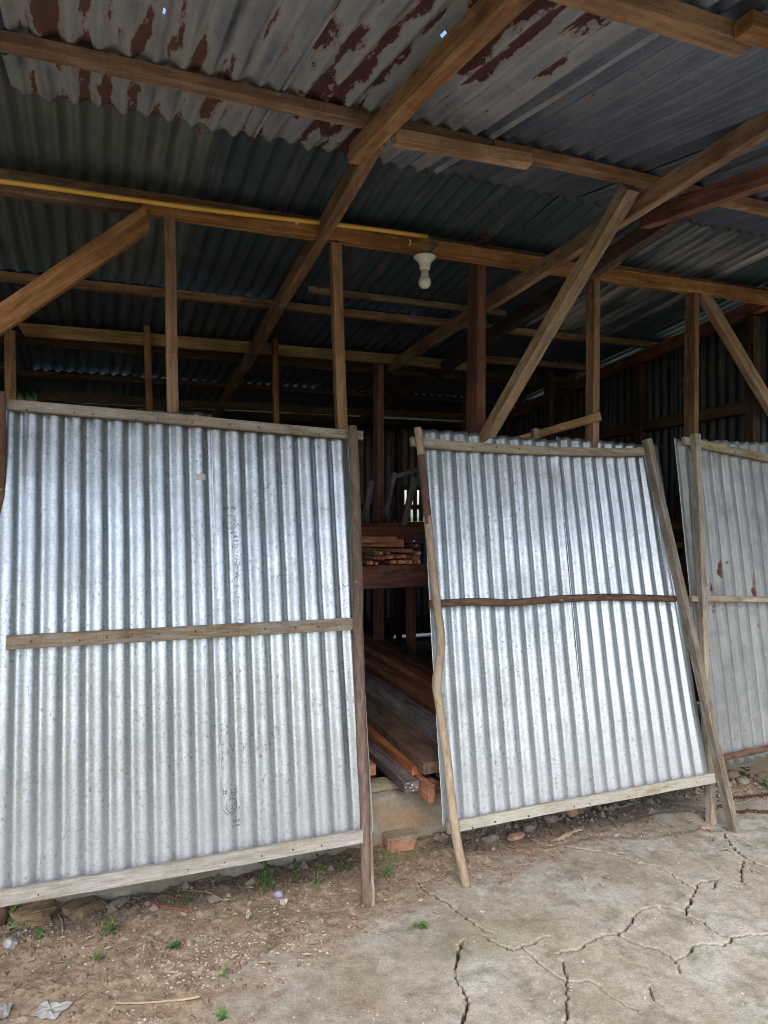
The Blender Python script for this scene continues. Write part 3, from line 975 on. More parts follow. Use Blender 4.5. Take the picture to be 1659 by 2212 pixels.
raf(.785, .95, RN(.95) - .082, .845, 2.37, RN(2.37) - .085, .052, .062, M['roof_wood'], warp=.004)
raf(.905, 2.30, RF(2.35) - .105, .985, 6.55, RF(6.55) - .10, .05, .075, M['roof_wood'], warp=.006)
raf(2.08, 1.0, RN(1.0) - .085, 2.20, 2.44, RN(2.44) - .092, .05, .07, M['red_wood'])
raf(2.36, 2.36, RF(2.36) - .10, 2.36, 6.55, RF(6.55) - .10, .05, .08, M['dark_wood'])
raf(-.62, .95, RN(.95) - .085, -.62, 2.4, RN(2.4) - .085, .05, .06, M['roof_wood'])
raf(-.70, 2.3, RF(2.3) - .10, -.72, 6.55, RF(6.55) - .10, .05, .075, M['roof_wood'])
raf(3.66, 1.0, RN(1.0) - .085, 3.66, 2.42, RN(2.42) - .085, .05, .07, M['red_wood'])
raf(3.68, 2.3, RF(2.3) - .10, 3.68, 6.55, RF(6.55) - .10, .05, .08, M['red_wood'])
a = at(1338, 556, 2.82); b = at(1288, 590, 3.0)
beam('cleat', a, b, .03, .045, M['roof_wood'], shed)
# low slanting tie that carries the long brace
a = at(1700, 238, 1.52); b = at(838, 797, 4.86)
tag(beam('tie_beam', a, b, .042, .070, M['roof_wood'], shed, warp=.002), 'long square tie running from the eave down to an inner post')
# braces
a = at(1362, 405, 2.10); b = at(1040, 962, 3.065)
tag(beam('brace', a, b, .046, .068, M['tan_wood'], shed, up=(0.9, -.2, .4)), 'long diagonal brace from the slanting tie to the dark red column')
a = at(318, 472, 2.972); b = at(-95, 755, 2.972)
tag(beam('brace', a, b, .042, .086, M['plate_wood'], shed, up=(0, 0, 1), cut0=-.05), 'wide rough diagonal brace under the wall plate at the left')
a = at(1515, 632, 3.03); b = at(1700, 940, 3.03)
beam('brace', a, b, .045, .062, M['tan_wood'], shed, up=(0, 0, 1))


def post(x0, y0, x1, y1, Y, w, dpt, m, zb=0.2, zt=None, label=None):
    p = at(x0, y0, Y); q = at(x1, y1, Y)
    d = (q - p) / (q.z - p.z)
    bot = p + d * (zb - p.z)
    top = p + d * ((zt if zt else p.z) - p.z)
    o = beam('post', bot, top, w, dpt, m, shed, up=(0, 1, 0))
    if label: o['label'] = label
    return o


post(365, 470, 373.5, 890, 3.022, .044, .044, M['roof_wood'])
post(724, 527, 737, 920, 3.022, .046, .046, M['roof_wood'])
post(1281, 602, 1280, 950, 3.035, .040, .065, M['roof_wood'])
post(1495, 638, 1493, 940, 3.040, .034, .075, M['roof_wood'])
post(1030, 560, 1028, 940, 3.115, .050, .100, M['red_wood'], zt=2.84, label='thick dark red column behind the wall plate beside the lamp')
post(-120, 470, -116, 890, 3.022, .046, .046, M['roof_wood'])
post(1725, 660, 1722, 940, 3.035, .040, .065, M['roof_wood'])
# inner row
for (x0, y0, x1, y1, Y, w, dp, m) in ((22, 715, 24, 860, 4.72, .060, .05, 'roof_wood'), (318, 705, 324, 890, 4.63, .040, .04, 'roof_wood'),
                                      (593, 733, 597, 910, 4.63, .034, .05, 'roof_wood'), (819, 740, 818, 1130, 4.82, .050, .09, 'red_wood'),
                                      (1008, 800, 1007, 940, 4.8, .03, .05, 'dark_wood'), (1187, 806, 1187, 950, 4.8, .04, .08, 'dark_wood')):
    post(x0, y0, x1, y1, Y, w, dp, M[m])
# back row
for (x, w) in ((-1.2, .05), (-.3, .05), (.55, .05), (1.35, .05), (2.05, .05), (2.78, .05), (3.5, .05)):
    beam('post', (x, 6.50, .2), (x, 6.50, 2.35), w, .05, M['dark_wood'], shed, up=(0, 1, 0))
# gable frame on the right
for Y in (3.15, 4.1, 5.0, 5.9):
    beam('post', (3.66, Y, .2), (3.66, Y, RF(Y) - .16), .06, .06, M['dark_wood'], shed, up=(0, 1, 0))
beam('girt', (3.67, 3.05, 2.16), (3.67, 6.5, 2.08), .05, .075, M['dark_wood'], shed)
beam('girt', (3.67, 3.05, 1.2), (3.67, 6.5, 1.2), .05, .07, M['dark_wood'], shed)
# hidden gable at the left end, beyond the picture
for Y in (3.15, 4.9, 6.4):
    beam('post', (-2.5, Y, .2), (-2.5, Y, RF(Y) - .12), .06, .06, M['dark_wood'], shed, up=(0, 1, 0))

# ---- roof sheets
# porch row: old sheets laid first, their far ends show under the next row
nvec = Vector((0, 1.0, 0.16)).normalized()
cols = [(-2.75, .84, 'roof_dark'), (-1.98, .84, 'roof_dark'), (-1.20, .99, 'roof_dark'), (-.26, .80, 'roof_streak'), (.48, .80, 'roof_rust'),
        (1.22, .82, 'roof_grey'), (1.98, .80, 'roof_grey'), (2.72, .80, 'roof_grey'), (3.46, .80, 'roof_grey')]
HOLES = {3: [(.30, .74), (.42, .92)], 4: [(.33, .70), (.20, .52)], 5: [(.52, .36), (.62, .55)], 6: [(.35, .52), (.5, .83)]}
for i, (x, w, m) in enumerate(cols):
    y0 = .93 + .02 * math.sin(i * 3)
    Lg = 1.72 if i not in (0, 1, 2) else 1.40
    zo = .010 * (i % 2)
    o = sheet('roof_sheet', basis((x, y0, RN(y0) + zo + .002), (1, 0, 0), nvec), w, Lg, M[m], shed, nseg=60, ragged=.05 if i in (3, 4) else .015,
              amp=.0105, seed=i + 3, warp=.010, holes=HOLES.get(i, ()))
    if m == 'roof_rust': o['label'] = 'roof sheet with large dark red rust patches over the porch'
    if m == 'roof_streak': o['label'] = 'streaked rusty roof sheet with a rotten ragged end'
fvec = Vector((0, 1.0, -0.117)).normalized()
for r, (y0, Lg) in enumerate(((2.28, 1.90), (4.06, 1.80), (5.72, 1.20))):
    for i in range(9):
        x = -2.75 + i * .74 + (.05 if r % 2 else 0) + (.22 if r == 0 and i > 3 else 0) - (.10 if r == 0 and i in (2, 3) else 0)
        zo = .010 * (i % 2) - (0.018 * r)
        wd = .80 if not (r == 0 and i == 3) else 1.10
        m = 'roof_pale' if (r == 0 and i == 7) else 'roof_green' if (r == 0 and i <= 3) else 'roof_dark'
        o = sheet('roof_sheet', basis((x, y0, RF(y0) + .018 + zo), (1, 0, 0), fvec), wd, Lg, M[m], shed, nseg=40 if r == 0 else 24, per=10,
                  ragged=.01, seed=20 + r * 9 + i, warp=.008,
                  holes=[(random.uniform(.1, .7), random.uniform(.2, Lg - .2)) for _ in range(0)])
# the whitewashed-looking patch sheet, right of the plate
p = at(1530, 545, 3.3)

# ---- back wall: upright sheets with gaps where daylight shows
xs = [-2.75, -2.0, -1.25, -.5, .25, 1.0, 1.75]
for i, x in enumerate(xs):
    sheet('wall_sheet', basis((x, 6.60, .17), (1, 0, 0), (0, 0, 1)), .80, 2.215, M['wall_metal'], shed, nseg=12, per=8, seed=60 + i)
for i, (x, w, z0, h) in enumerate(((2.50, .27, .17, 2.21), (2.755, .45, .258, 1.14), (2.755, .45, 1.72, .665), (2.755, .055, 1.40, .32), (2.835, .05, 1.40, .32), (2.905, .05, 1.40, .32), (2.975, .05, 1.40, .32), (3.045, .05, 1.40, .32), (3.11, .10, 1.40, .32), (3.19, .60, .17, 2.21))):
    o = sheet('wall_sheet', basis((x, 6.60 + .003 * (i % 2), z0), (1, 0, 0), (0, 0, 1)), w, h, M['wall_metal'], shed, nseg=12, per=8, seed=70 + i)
beam('sill', (2.5, 6.58, .205), (3.4, 6.58, .205), .05, .06, M['red_wood'], shed)
# ---- gable wall on the right
for i in range(5):
    y0 = 3.05 + i * .72
    y1 = min(y0 + .78, 6.66)
    tf = (lambda yy0: (lambda Ug: (RF(yy0 + Ug) - .155 - .25)))(y0)
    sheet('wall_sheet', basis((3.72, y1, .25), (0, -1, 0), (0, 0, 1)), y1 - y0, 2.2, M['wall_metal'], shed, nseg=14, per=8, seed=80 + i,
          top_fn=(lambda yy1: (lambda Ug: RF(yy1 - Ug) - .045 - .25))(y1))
# left gable
for i in range(5):
    y0 = 3.05 + i * .72; y1 = min(y0 + .78, 6.66)
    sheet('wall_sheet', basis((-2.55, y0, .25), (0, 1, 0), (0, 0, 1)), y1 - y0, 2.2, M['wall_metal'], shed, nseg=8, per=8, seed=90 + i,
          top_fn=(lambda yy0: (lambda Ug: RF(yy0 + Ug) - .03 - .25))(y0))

# ================================================================== PROPPED PANELS
def panel_sheet_matrix(Y0, k, x, z0, off):
    """frame on the plane Y = Y0 + k z, shifted 'off' to the shed side"""
    up = Vector((0, k, 1)).normalized()
    nrm = Vector((1, 0, 0)).cross(up)          # points towards the yard
    p = Vector((x, Y0 + k * z0, z0)) - nrm * off
    return basis(p, (1, 0, 0), up)


# --- panel one
K1, Y1 = .184, 2.60
pan1 = thing('corrugated_panel', (.33, 2.63, 0), 'largest upright corrugated zinc panel at the left, held by a straight bark-brown pole', 'metal panel', 'corrugated panels propped against the shed front')
up1 = Vector((0, K1, 1)).normalized()
mt = panel_sheet_matrix(Y1, K1, -.375, .228, .035)
ph_edge = 0.0
s1 = sheet('zinc_sheet', mt, .815, 1.742, M['zinc_new'], pan1, nseg=90, per=16, seed=101, warp=.009, amp=.0085, ragged=.004)
mt2 = panel_sheet_matrix(Y1, K1, -.375 + .762 - .003, .230, .0335)
s2 = sheet('zinc_sheet', mt2, .655, 1.690, M['zinc_new'], pan1, nseg=90, per=16, seed=102, warp=.009, amp=.0085, ragged=.004)
A1 = dict(Y0=Y1, k=K1)
beam('batten', atp(8, 873, Y1, K1), atp(783, 942, Y1, K1), .024, .038, M['grey_wood'], pan1, up=up1)
beam('batten', atp(14, 1389, Y1, K1), atp(764, 1347, Y1, K1), .022, .050, M['grey_wood'], pan1, up=up1, warp=.002)
beam('batten', atp(-8, 1942, Y1, K1), atp(786, 1806, Y1, K1), .026, .050, M['white_wood'], pan1, up=up1)
f1 = onground(793, 1955)
tp = atp(762, 921, Y1 - .035, K1)
f1p = Vector((f1.x, f1.y, f1.z - .01))
pl_pts = [f1p, f1p.lerp(tp, .2) + Vector((.004, 0, 0)), f1p.lerp(tp, .45) + Vector((-.003, 0, 0)), f1p.lerp(tp, .75) + Vector((.004, 0, 0)), tp]
log('pole', pl_pts, [.0215, .0215, .0225, .022, .021], M['bark'], pan1, seg=16)
q0 = Vector((f1p.x + .020, f1p.y + .004, f1p.z)); q1 = f1p.lerp(tp, .42) + Vector((.020, .004, 0))
beam('strip', q0 + Vector((0, -.004, 0)), q1, .020, .030, M['grey_wood'], pan1, up=(0, 1, .2), taper=.75)
bl = atz(4, 1990, .02); tl = atp(0, 846, Y1 - .035, K1)
log('pole', [bl, bl.lerp(tl, .3) + Vector((-.002, 0, 0)), bl.lerp(tl, .5) + Vector((.004, 0, 0)), bl.lerp(tl, .58) + Vector((.008, 0, 0)), bl.lerp(tl, .8), tl],
    [.024, .024, .024, .027, .022, .02], M['bark_dark'], pan1, seg=16, rough=.14)


def on_sheet1(px, py):
    """(u, v) on the second sheet of panel one"""
    nrm = Vector((1, 0, 0)).cross(up1)
    P = atp(px, py, Y1 + .034, K1)
    loc = mt2.inverted() @ P
    return loc.x, loc.y


def lay(pts, lift=.0016):
    out = []
    for (u, w_) in pts:
        z = surf(102, u, w_)
        out.append((u, w_, z + lift))
    return out


# stamps: a ring, rows of small bars of worn print, and the lettering that can still be read
def stamp_mesh(u0, v0, flip, parent, rows, ring):
    V = []; Fc = []
    def quad(ua, va, ub, vb):
        n = max(1, int(abs(ub - ua) / .004))
        for i in range(n):
            a = ua + (ub - ua) * i / n; b = ua + (ub - ua) * (i + 1) / n
            k = len(V)
            V.extend([(a, va), (b, va), (b, vb), (a, vb)]); Fc.append((k, k + 1, k + 2, k + 3))
    for (ra, rb, dv, h, dens) in rows:
        x = ra
        while x < rb:
            w = random.uniform(.0015, .004)
            if random.random() < dens: 
                for kk in range(2):
                    yy = v0 + dv + random.uniform(0, h * .5)
                    quad(u0 + x, yy, u0 + x + w, yy + random.uniform(h * .15, h * .55))
            x += w + random.uniform(.0008, .002)
    R, r2, dv = ring
    for i in range(48):
        a = 2 * math.pi * i / 48; b = 2 * math.pi * (i + 1) / 48
        if .30 < (i / 48) < .42 : continue
        k = len(V)
        V.extend([(u0 + R * math.cos(a) * .86, v0 + dv + R * math.sin(a)), (u0 + R * math.cos(b) * .86, v0 + dv + R * math.sin(b)),
                  (u0 + r2 * math.cos(b) * .86, v0 + dv + r2 * math.sin(b)), (u0 + r2 * math.cos(a) * .86, v0 + dv + r2 * math.sin(a))])
        Fc.append((k, k + 1, k + 2, k + 3))
    # abstract strokes inside the ring
    for i in range(9):
        a = random.uniform(-2.4, .9); rr = R * random.uniform(.25, .75)
        quad(u0 + rr * math.cos(a), v0 + dv + rr * math.sin(a), u0 + rr * math.cos(a) + random.uniform(.003, .008), v0 + dv + rr * math.sin(a) + .0016)
    # short arc of tiny capitals under the ring
    for i in range(16):
        a = math.pi * (1.12 + .76 * i / 15)
        cx_, cy_ = u0 + (R + .007) * math.cos(a), v0 + dv + (R + .007) * math.sin(a)
        quad(cx_ - .0012, cy_ - .002, cx_ + .0010, cy_ + .002)
    me = mesh_py('stamp', lay(V), Fc)
    return link('stamp', me, mt2, parent, M['ink'])


def stamp_text(txt, u, v, size, parent, name='stamp_text'):
    cu = bpy.data.curves.new('t', 'FONT')
    cu.body = txt; cu.size = size; cu.resolution_u = 2
    to = bpy.data.objects.new('t', cu)
    COL.objects.link(to)
    dg = bpy.context.evaluated_depsgraph_get()
    me = bpy.data.meshes.new_from_object(to.evaluated_get(dg))
    bpy.data.objects.remove(to)
    bm = bmesh.new(); bm.from_mesh(me)
    bmesh.ops.triangulate(bm, faces=bm.faces)
    bmesh.ops.subdivide_edges(bm, edges=[e for e in bm.edges if e.calc_length() > size * .3], cuts=2)
    for vv in bm.verts:
        uu = u + vv.co.x; vy = v + vv.co.y * 1.35
        vv.co = Vector((uu, vy, surf(102, uu, vy) + .0016))
    me2 = bpy.data.meshes.new(name)
    bm.to_mesh(me2); bm.free()
    return link(name, me2, mt2, parent, M['ink'])


u0, v0 = on_sheet1(497, 1125)
def W2(u, v): return (u, v)
stamp_mesh(u0, v0, 1, s2, [(-.028, .000, .050, .010, .7), (.006, .030, .048, .014, .9), (-.026, -.008, .040, .008, .6), (.004, .028, .040, .006, .6),
                           (-.024, .000, -.050, .006, .6), (.004, .028, -.052, .007, .7), (-.022, -.004, -.068, .012, .5), (.006, .030, -.070, .012, .7),
                           (.010, .030, -.086, .008, .8)], (.026, .0242, .0))
stamp_text('122', u0 + .004, v0 - .112, .016, s2)
stamp_text('BAY TARA', u0 - .020, v0 - .045, .0075, s2) if False else None
u1_, v1_ = on_sheet1(501, 1740)
stamp_mesh(u1_, v1_, 1, s2, [(-.030, -.018, .050, .010, .95), (.000, .026, .050, .009, .8), (-.030, -.018, .042, .008, .9), (.000, .026, .042, .007, .8),
                             (.002, .018, .033, .005, .6), (-.002, .016, -.046, .005, .7)], (.026, .0238, .0))
stamp_text('020 K', u1_ + .002, v1_ - .064, .0125, s2)
stamp_text('319 mm', u1_ - .001, v1_ - .080, .010, s2)
# worn ink streak down the crest below the upper stamp
V = []; Fc = []
for i in range(150):
    uu = u0 + random.choice((.020, .024, -.022)) + random.uniform(-.004, .004); vv_ = v0 - .13 - abs(random.gauss(0, .14)); k = len(V)
    a = random.uniform(.0008, .0026); b = random.uniform(.001, .007)
    V.extend([(uu, vv_), (uu + a, vv_ + b * .3), (uu + a * .8, vv_ + b), (uu - a * .3, vv_ + b * .7)]); Fc.append((k, k + 1, k + 2, k + 3))
o = link('worn_ink', mesh_py('worn_ink', lay(V), Fc), mt2, s2, M['ink'])
o['kind'] = 'stuff'
# beige paper tape
nrm = Vector((1, 0, 0)).cross(up1)
P = atp(434, 1031, Y1 + .034, K1)
lc = mt.inverted() @ P
u_, v_ = lc.x, lc.y
V = []; Fc = []
for j in range(2):
    for i in range(7):
        uu = u_ - .019 + .038 * i / 6
        V.append((uu, v_ - .013 + .026 * j + .0015 * math.sin(i * 2 + j), surf(101, uu, v_) + .0030))
for i in range(6): Fc.append((i, i + 1, i + 8, i + 7))
o = link('paper_tape', mesh_py('paper_tape', V, Fc), mt, s1, M['tape'])

# --- panel two
K2, Y2 = .215, 2.568
pan2 = thing('corrugated_panel', (2.1, 2.60, 0), 'middle corrugated zinc panel leaning back between a crooked peeled pole and a sawn pole', 'metal panel', 'corrugated panels propped against the shed front')
up2 = Vector((0, K2, 1)).normalized()
bLm = atp(968, 1790, Y2, K2); bRm = atp(1540, 1680, Y2, K2)
zb2 = bLm.z - .01
tR = atp(1396, 962, Y2, K2); tL = atp(907, 945, Y2, K2)


def shear_sheet(nm, xb, xt, wb, z0, lt, m, seed, off, ut=0.0):
    """sheet on panel two, drawn so that it follows the slightly racked frame"""
    p = Vector((xb, Y2 + K2 * z0, z0)); q = Vector((xt, Y2 + K2 * (z0 + lt), z0 + lt))
    ydir = (q - p).normalized()
    n_ = Vector((1, 0, 0)).cross(ydir)
    mt_ = basis(p - n_ * off, Vector((1, 0, 0)) - ydir * ydir.x, ydir)
    return sheet(nm, mt_, wb, (q - p).length, M[m], pan2, nseg=90, per=16, seed=seed, warp=.009, amp=.0088, ragged=.004, lam=.0755, utaper=ut)


sh_l = shear_sheet('zinc_sheet', bLm.x - .012, tL.x + .020, .80, zb2 + .012, tL.z - bLm.z + .052, 'zinc_speck', 111, .036)
sh_l['label'] = 'speckled sheet on the left of the panel'
sh_r = shear_sheet('zinc_sheet', bLm.x - .012 + .7500, tL.x + .020 + .7500, bRm.x - bLm.x - .72, zb2 + .014, tL.z - bLm.z + .040, 'zinc_shiny', 112, .0345, .085)
sh_r['label'] = 'shinier newer sheet on the right of the panel'
# top batten sags in the middle
a = atp(888, 954, Y2, K2); b = atp(1393, 976, Y2, K2)
beam('batten', a, b, .026, .040, M['grey_wood'], pan2, up=up2, sag=.017)
log('batten', [atp(928, 1305, Y2, K2), atp(1030, 1300, Y2, K2), atp(1110, 1302, Y2, K2), atp(1200, 1294, Y2, K2), atp(1330, 1290, Y2, K2), atp(1458, 1294, Y2, K2)],
    [.0175, .0165, .0175, .017, .017, .0165], M['bark_dark'], pan2, seg=14, rough=.10)['label'] = 'round bark-covered stick nailed across the middle'
beam('batten', atp(968, 1787, Y2, K2), atp(1544, 1679, Y2, K2), .026, .044, M['white_wood'], pan2, up=up2)
# crooked left pole: peeled at the ends, bark in the upper part
KP = Y2 - .033
pp = [(1008, 1916), (985, 1800), (966, 1640), (949, 1520), (944, 1470), (953, 1390), (940, 1270), (927, 1150), (913, 1010), (903, 924)]
pts = []
for i, (x, y) in enumerate(pp):
    q = atp(x, y, KP, K2)
    pts.append(q)
pts[0] = onground(1008, 1914) + Vector((0, .0, -.006))
log('pole', pts, [.0195, .019, .0185, .0185, .020, .019, .019, .0185, .0175, .0165], M['peeled'], pan2, seg=14, sub=8, rough=.07,
    mats=[M['bark_dark']], matfn=lambda t: 1 if .785 < t < .925 else 0)['label'] = 'crooked pole, peeled pale except for a band of brown bark near its top'
# sawn right pole
fr = onground(1588, 1797)
beam('pole', fr + Vector((0, 0, -.004)), atp(1397, 950, KP + .004, K2), .034, .046, M['grey_wood'], pan2, up=up2.cross(Vector((1, 0, 0))), warp=.004)

# --- panel three
K3, Y3 = .142, 2.655
pan3 = thing('corrugated_panel', (3.3, 2.67, 0), 'dull grey rust-spotted corrugated panel at the right edge', 'metal panel', 'corrugated panels propped against the shed front')
up3 = Vector((0, K3, 1)).normalized()
a = atp(1476, 946, Y3, K3); b = atp(1545, 1640, Y3, K3)
p = Vector((b.x - .020, Y3 + K3 * .24, .24)); q = Vector((a.x + .045, Y3 + K3 * 1.92, 1.92))
yd = (q - p).normalized(); n_ = Vector((1, 0, 0)).cross(yd)
sheet('zinc_sheet', basis(p - n_ * .036, Vector((1, 0, 0)), yd), .84, 1.70, M['zinc_old'], pan3, nseg=90, per=14, seed=121, warp=.010, amp=.0095, ragged=.012)
sheet('zinc_sheet', basis(p - n_ * .0345 + Vector((.762, 0, 0)), Vector((1, 0, 0)), yd), .60, 1.69, M['zinc_old'], pan3, nseg=60, per=12, seed=122, warp=.008, amp=.0095)
a = atp(1476, 952, Y3, K3); b = atp(1690, 996, Y3 + .0, K3)
beam('batten', a, a + (b - a) * 2.2, .024, .040, M['grey_wood'], pan3, up=up3)
a = atp(1492, 1293, Y3, K3); b = atp(1659, 1296, Y3, K3)
beam('batten', a, a + (b - a) * 2.6, .024, .030, M['grey_wood'], pan3, up=up3)
a = atp(1552, 1640, Y3, K3); b = atp(1659, 1616, Y3, K3)
log('batten', [a, a.lerp(b, .5) + Vector((0, 0, .003)), b, a + (b - a) * 2.6], [.015, .016, .016, .016], M['bark_dark'], pan3)
fp = onground(1537, 1777)
beam('pole', fp + Vector((0, 0, -.004)), atp(1502, 938, Y3 - .033, K3), .036, .040, M['grey_wood'], pan3, up=Vector((0, 1, 0)), warp=.003)
tpn = atp(1500, 938, Y3 - .033, K3)
beam('pole', (fp.x + 1.02, fp.y + .02, .0), (tpn.x + 1.05, tpn.y, tpn.z - .1), .036, .040, M['grey_wood'], pan3, up=Vector((0, 1, 0)))
# two short uprights behind the top rail
for x in (1612, 1648):
    a = at(x, 966 if x < 1640 else 960, 3.03)
    beam('stub', (a.x, 3.02, a.z - .3), a, .03, .03, M['grey_wood'], pan3, up=(0, 1, 0)) if False else None

nv = [(.0032 * math.cos(a), -.0012, .0032 * math.sin(a)) for a in np.linspace(0, 2 * math.pi, 9)[:-1]] + [(.0032 * math.cos(a), .004, .0032 * math.sin(a)) for a in np.linspace(0, 2 * math.pi, 9)[:-1]]
nail_me = mesh_py('nail_head', nv, [tuple(range(8))] + [(i, (i + 1) % 8, 8 + (i + 1) % 8, 8 + i) for i in range(8)])
nail_me.materials.append(M['chain'])
for (x0, y0, x1, y1, n, Y_, K_, pr) in ((40, 875 + 10, 740, 940, 10, Y1, K1, pan1), (50, 1386, 735, 1349, 10, Y1, K1, pan1), (50, 1932, 740, 1814, 9, Y1, K1, pan1),
                                        (925, 962, 1375, 982, 8, Y2, K2, pan2), (985, 1788, 1520, 1684, 8, Y2, K2, pan2), (1530, 962, 1655, 992, 3, Y3, K3, pan3)):
    for i in range(n):
        t = (i + random.uniform(.2, .8)) / n
        q = atp(x0 + (x1 - x0) * t, y0 + (y1 - y0) * t + random.uniform(-4, 4), Y_, K_)
        o = link('nail_head', nail_me, Matrix.Translation(q + Vector((0, -.0138, 0))), pr)
for (px, py, Y) in ((505, 500, 2.9985), (590, 512, 2.9985), (640, 519, 2.9985), (1100, 571, 2.9985), (1340, 588, 2.9985), (1462, 632, 2.9985)):
    link('nail_head', nail_me, Matrix.Translation(at(px, py, Y)), shed)

# ================================================================== CONDUIT AND LAMP
cnd = thing('conduit', at(460, 452, 2.975), 'thin yellow plastic conduit running along the top of the wall plate to the lamp', 'conduit')
pts = []
for i in range(30):
    t = i / 29
    p = at(-320, 352, 2.972).lerp(at(924, 512, 2.972), t) + Vector((0, 0, .004 * math.sin(t * 9)))
    pts.append(p)
tube('pipe', pts, .0100, M['conduit'], cnd, seg=12)
c = at(642, 477, 2.985)
beam('clip', c + Vector((-.006, 0, 0)), c + Vector((.006, 0, 0)), .022, .022, M['ceramic'], cnd)
c = at(617, 458, 2.985)
tube('nail', [c, c + Vector((0, 0, .035))], .0012, M['chain'], cnd, seg=6)

lp = at(918, 556, 2.93)
lamp = thing('hanging_lamp', lp, 'white bulb in a fluted white lamp holder hanging under the wall plate', 'lamp')
lathe('lamp_holder', [(.014, .0045), (.050, .0045), (.052, .0), (.047, -.006), (.036, -.016), (.028, -.028), (.024, -.043), (.0235, -.056), (.019, -.058)], lp, M['ceramic'], lamp, flute=.022)
lathe('bulb_collar', [(.014, -.052), (.0175, -.056), (.0175, -.080), (.0215, -.092)], lp, M['collar'], lamp)
lathe('bulb', [(.0215, -.092), (.0265, -.100), (.0290, -.110), (.0285, -.121), (.0240, -.131), (.0160, -.138), (.006, -.1415)], lp, M['bulb'], lamp)
pts = []
top = at(926, 513, 2.96); base = lp + Vector((0, 0, .005))
ctrl = [top, top + Vector((.012, -.01, -.014)), top + Vector((.035, -.01, -.030)), lp + Vector((.035, 0, .040)), lp + Vector((.015, 0, .018)), base]
for i in range(110):
    t = i / 109 * (len(ctrl) - 1); k = min(int(t), len(ctrl) - 2)
    p = ctrl[k].lerp(ctrl[k + 1], t - k)
    if .15 < i / 109 < .95:
        a = i * 1.0
        p = p + Vector((.009 * math.cos(a), .009 * math.sin(a), .003 * math.sin(a * .5)))
    pts.append(p)
tube('cord', pts, .0017, M['wire'], lamp, seg=6)
c = at(885, 524, 2.992)
o = tube('cable_clip', [c + Vector((.009 * math.cos(a) - .004, -.002, .013 * math.sin(a))) for a in np.linspace(-1.5, 1.5, 10)], .0028, M['ceramic'], None, seg=6)
tag(o, 'small white crescent cable clip nailed to the wall plate left of the bulb', 'cable clip')

# ================================================================== TIMBER RACK AND STACKS
rack = thing('timber_rack', (2.3, 3.4, .2), 'dark red rack inside the doorway carrying stacked timbers', 'rack')
beam('rack_beam', (.75, 3.36, 1.193), (3.55, 3.36, 1.205), .045, .118, M['red_wood'], rack)
beam('rack_beam', (.75, 4.65, 1.33), (3.55, 4.65, 1.33), .05, .06, M['slate_wood'], rack)
for x in (.95, 2.1, 3.3):
    beam('rack_post', (x, 3.42, .2), (x, 3.42, 1.2), .06, .05, M['red_wood'], rack, up=(0, 1, 0))
    beam('rack_post', (x, 4.70, .2), (x, 4.70, 1.33), .06, .05, M['red_wood'], rack, up=(0, 1, 0))

def cropD(x, y): return 752.7 + x * .2017, 948 + y * .2017


STK = [  # (x, y) of the near end in the enlarged crop, width, height, splay angle (deg, + swings the far end left), label
    (232, 1330, 80, 44, 4, 'orange_wood', 'short-ended timber at the left of the bottom layer on the rack beam'),
    (303, 1334, 50, 40, 12, 'orange_wood', 'second timber from the left in the bottom layer on the rack beam'),
    (490, 1322, 85, 44, 2, 'orange_wood', 'third timber end from the left in the bottom layer of the rack stack'), (580, 1320, 85, 44, -4, 'orange_wood', 'fourth timber end from the left in the bottom layer of the rack stack'),
    (655, 1318, 75, 44, 3, 'orange_wood', 'fifth timber end, next to last, in the bottom layer of the rack stack'), (745, 1316, 80, 44, 6, 'orange_wood', 'rightmost timber end in the bottom layer, against the middle panel edge'),
    (285, 1270, 80, 50, 38, 'red_wood', 'dark timber slanting in from the left on the second layer'),
    (370, 1280, 70, 42, 28, 'orange_wood', 'small orange timber slanting down in the second layer beside the dark one'), (455, 1270, 85, 44, 6, 'orange_wood', 'middle timber end of the second layer of the rack stack'), (530, 1268, 50, 44, -3, 'orange_wood', 'narrow timber end with one white dab in the second layer'),
    (640, 1262, 90, 42, 40, 'orange_wood', 'splayed timber with a broken-looking side face, right part of the second layer'), (735, 1273, 85, 44, 5, 'orange_wood', 'rightmost timber end in the second layer of the rack stack'),
    (285, 1195, 75, 50, 42, 'umber_wood', 'brown timber with a paint-marked end, upper left of the stack'),
    (350, 1225, 80, 46, 30, 'orange_wood', 'orange timber sloping down, beside the brown one in the third layer'), (430, 1222, 60, 40, 8, 'red_wood', 'small dark timber end in the middle of the third layer'), (755, 1225, 70, 46, 3, 'orange_wood', 'rightmost timber end in the third layer of the rack stack'),
    (700, 1200, 55, 46, 50, 'orange_wood', 'strongly slanted timber above the right half of the second layer'),
    (740, 1142, 80, 44, 8, 'umber_wood', 'dusty brown timber end near the top right of the rack stack'), (705, 1096, 70, 44, 4, 'red_wood', 'dark red timber end under the broad crosswise timber, at the right'),
    (600, 1115, 150, 85, 62, 'orange_wood', 'broad orange timber lying crosswise near the top of the rack'),
    (520, 1075, 80, 70, 72, 'orange_wood', 'topmost timber of the rack, its bright sawn end turned towards the opening'),
]
k = 0
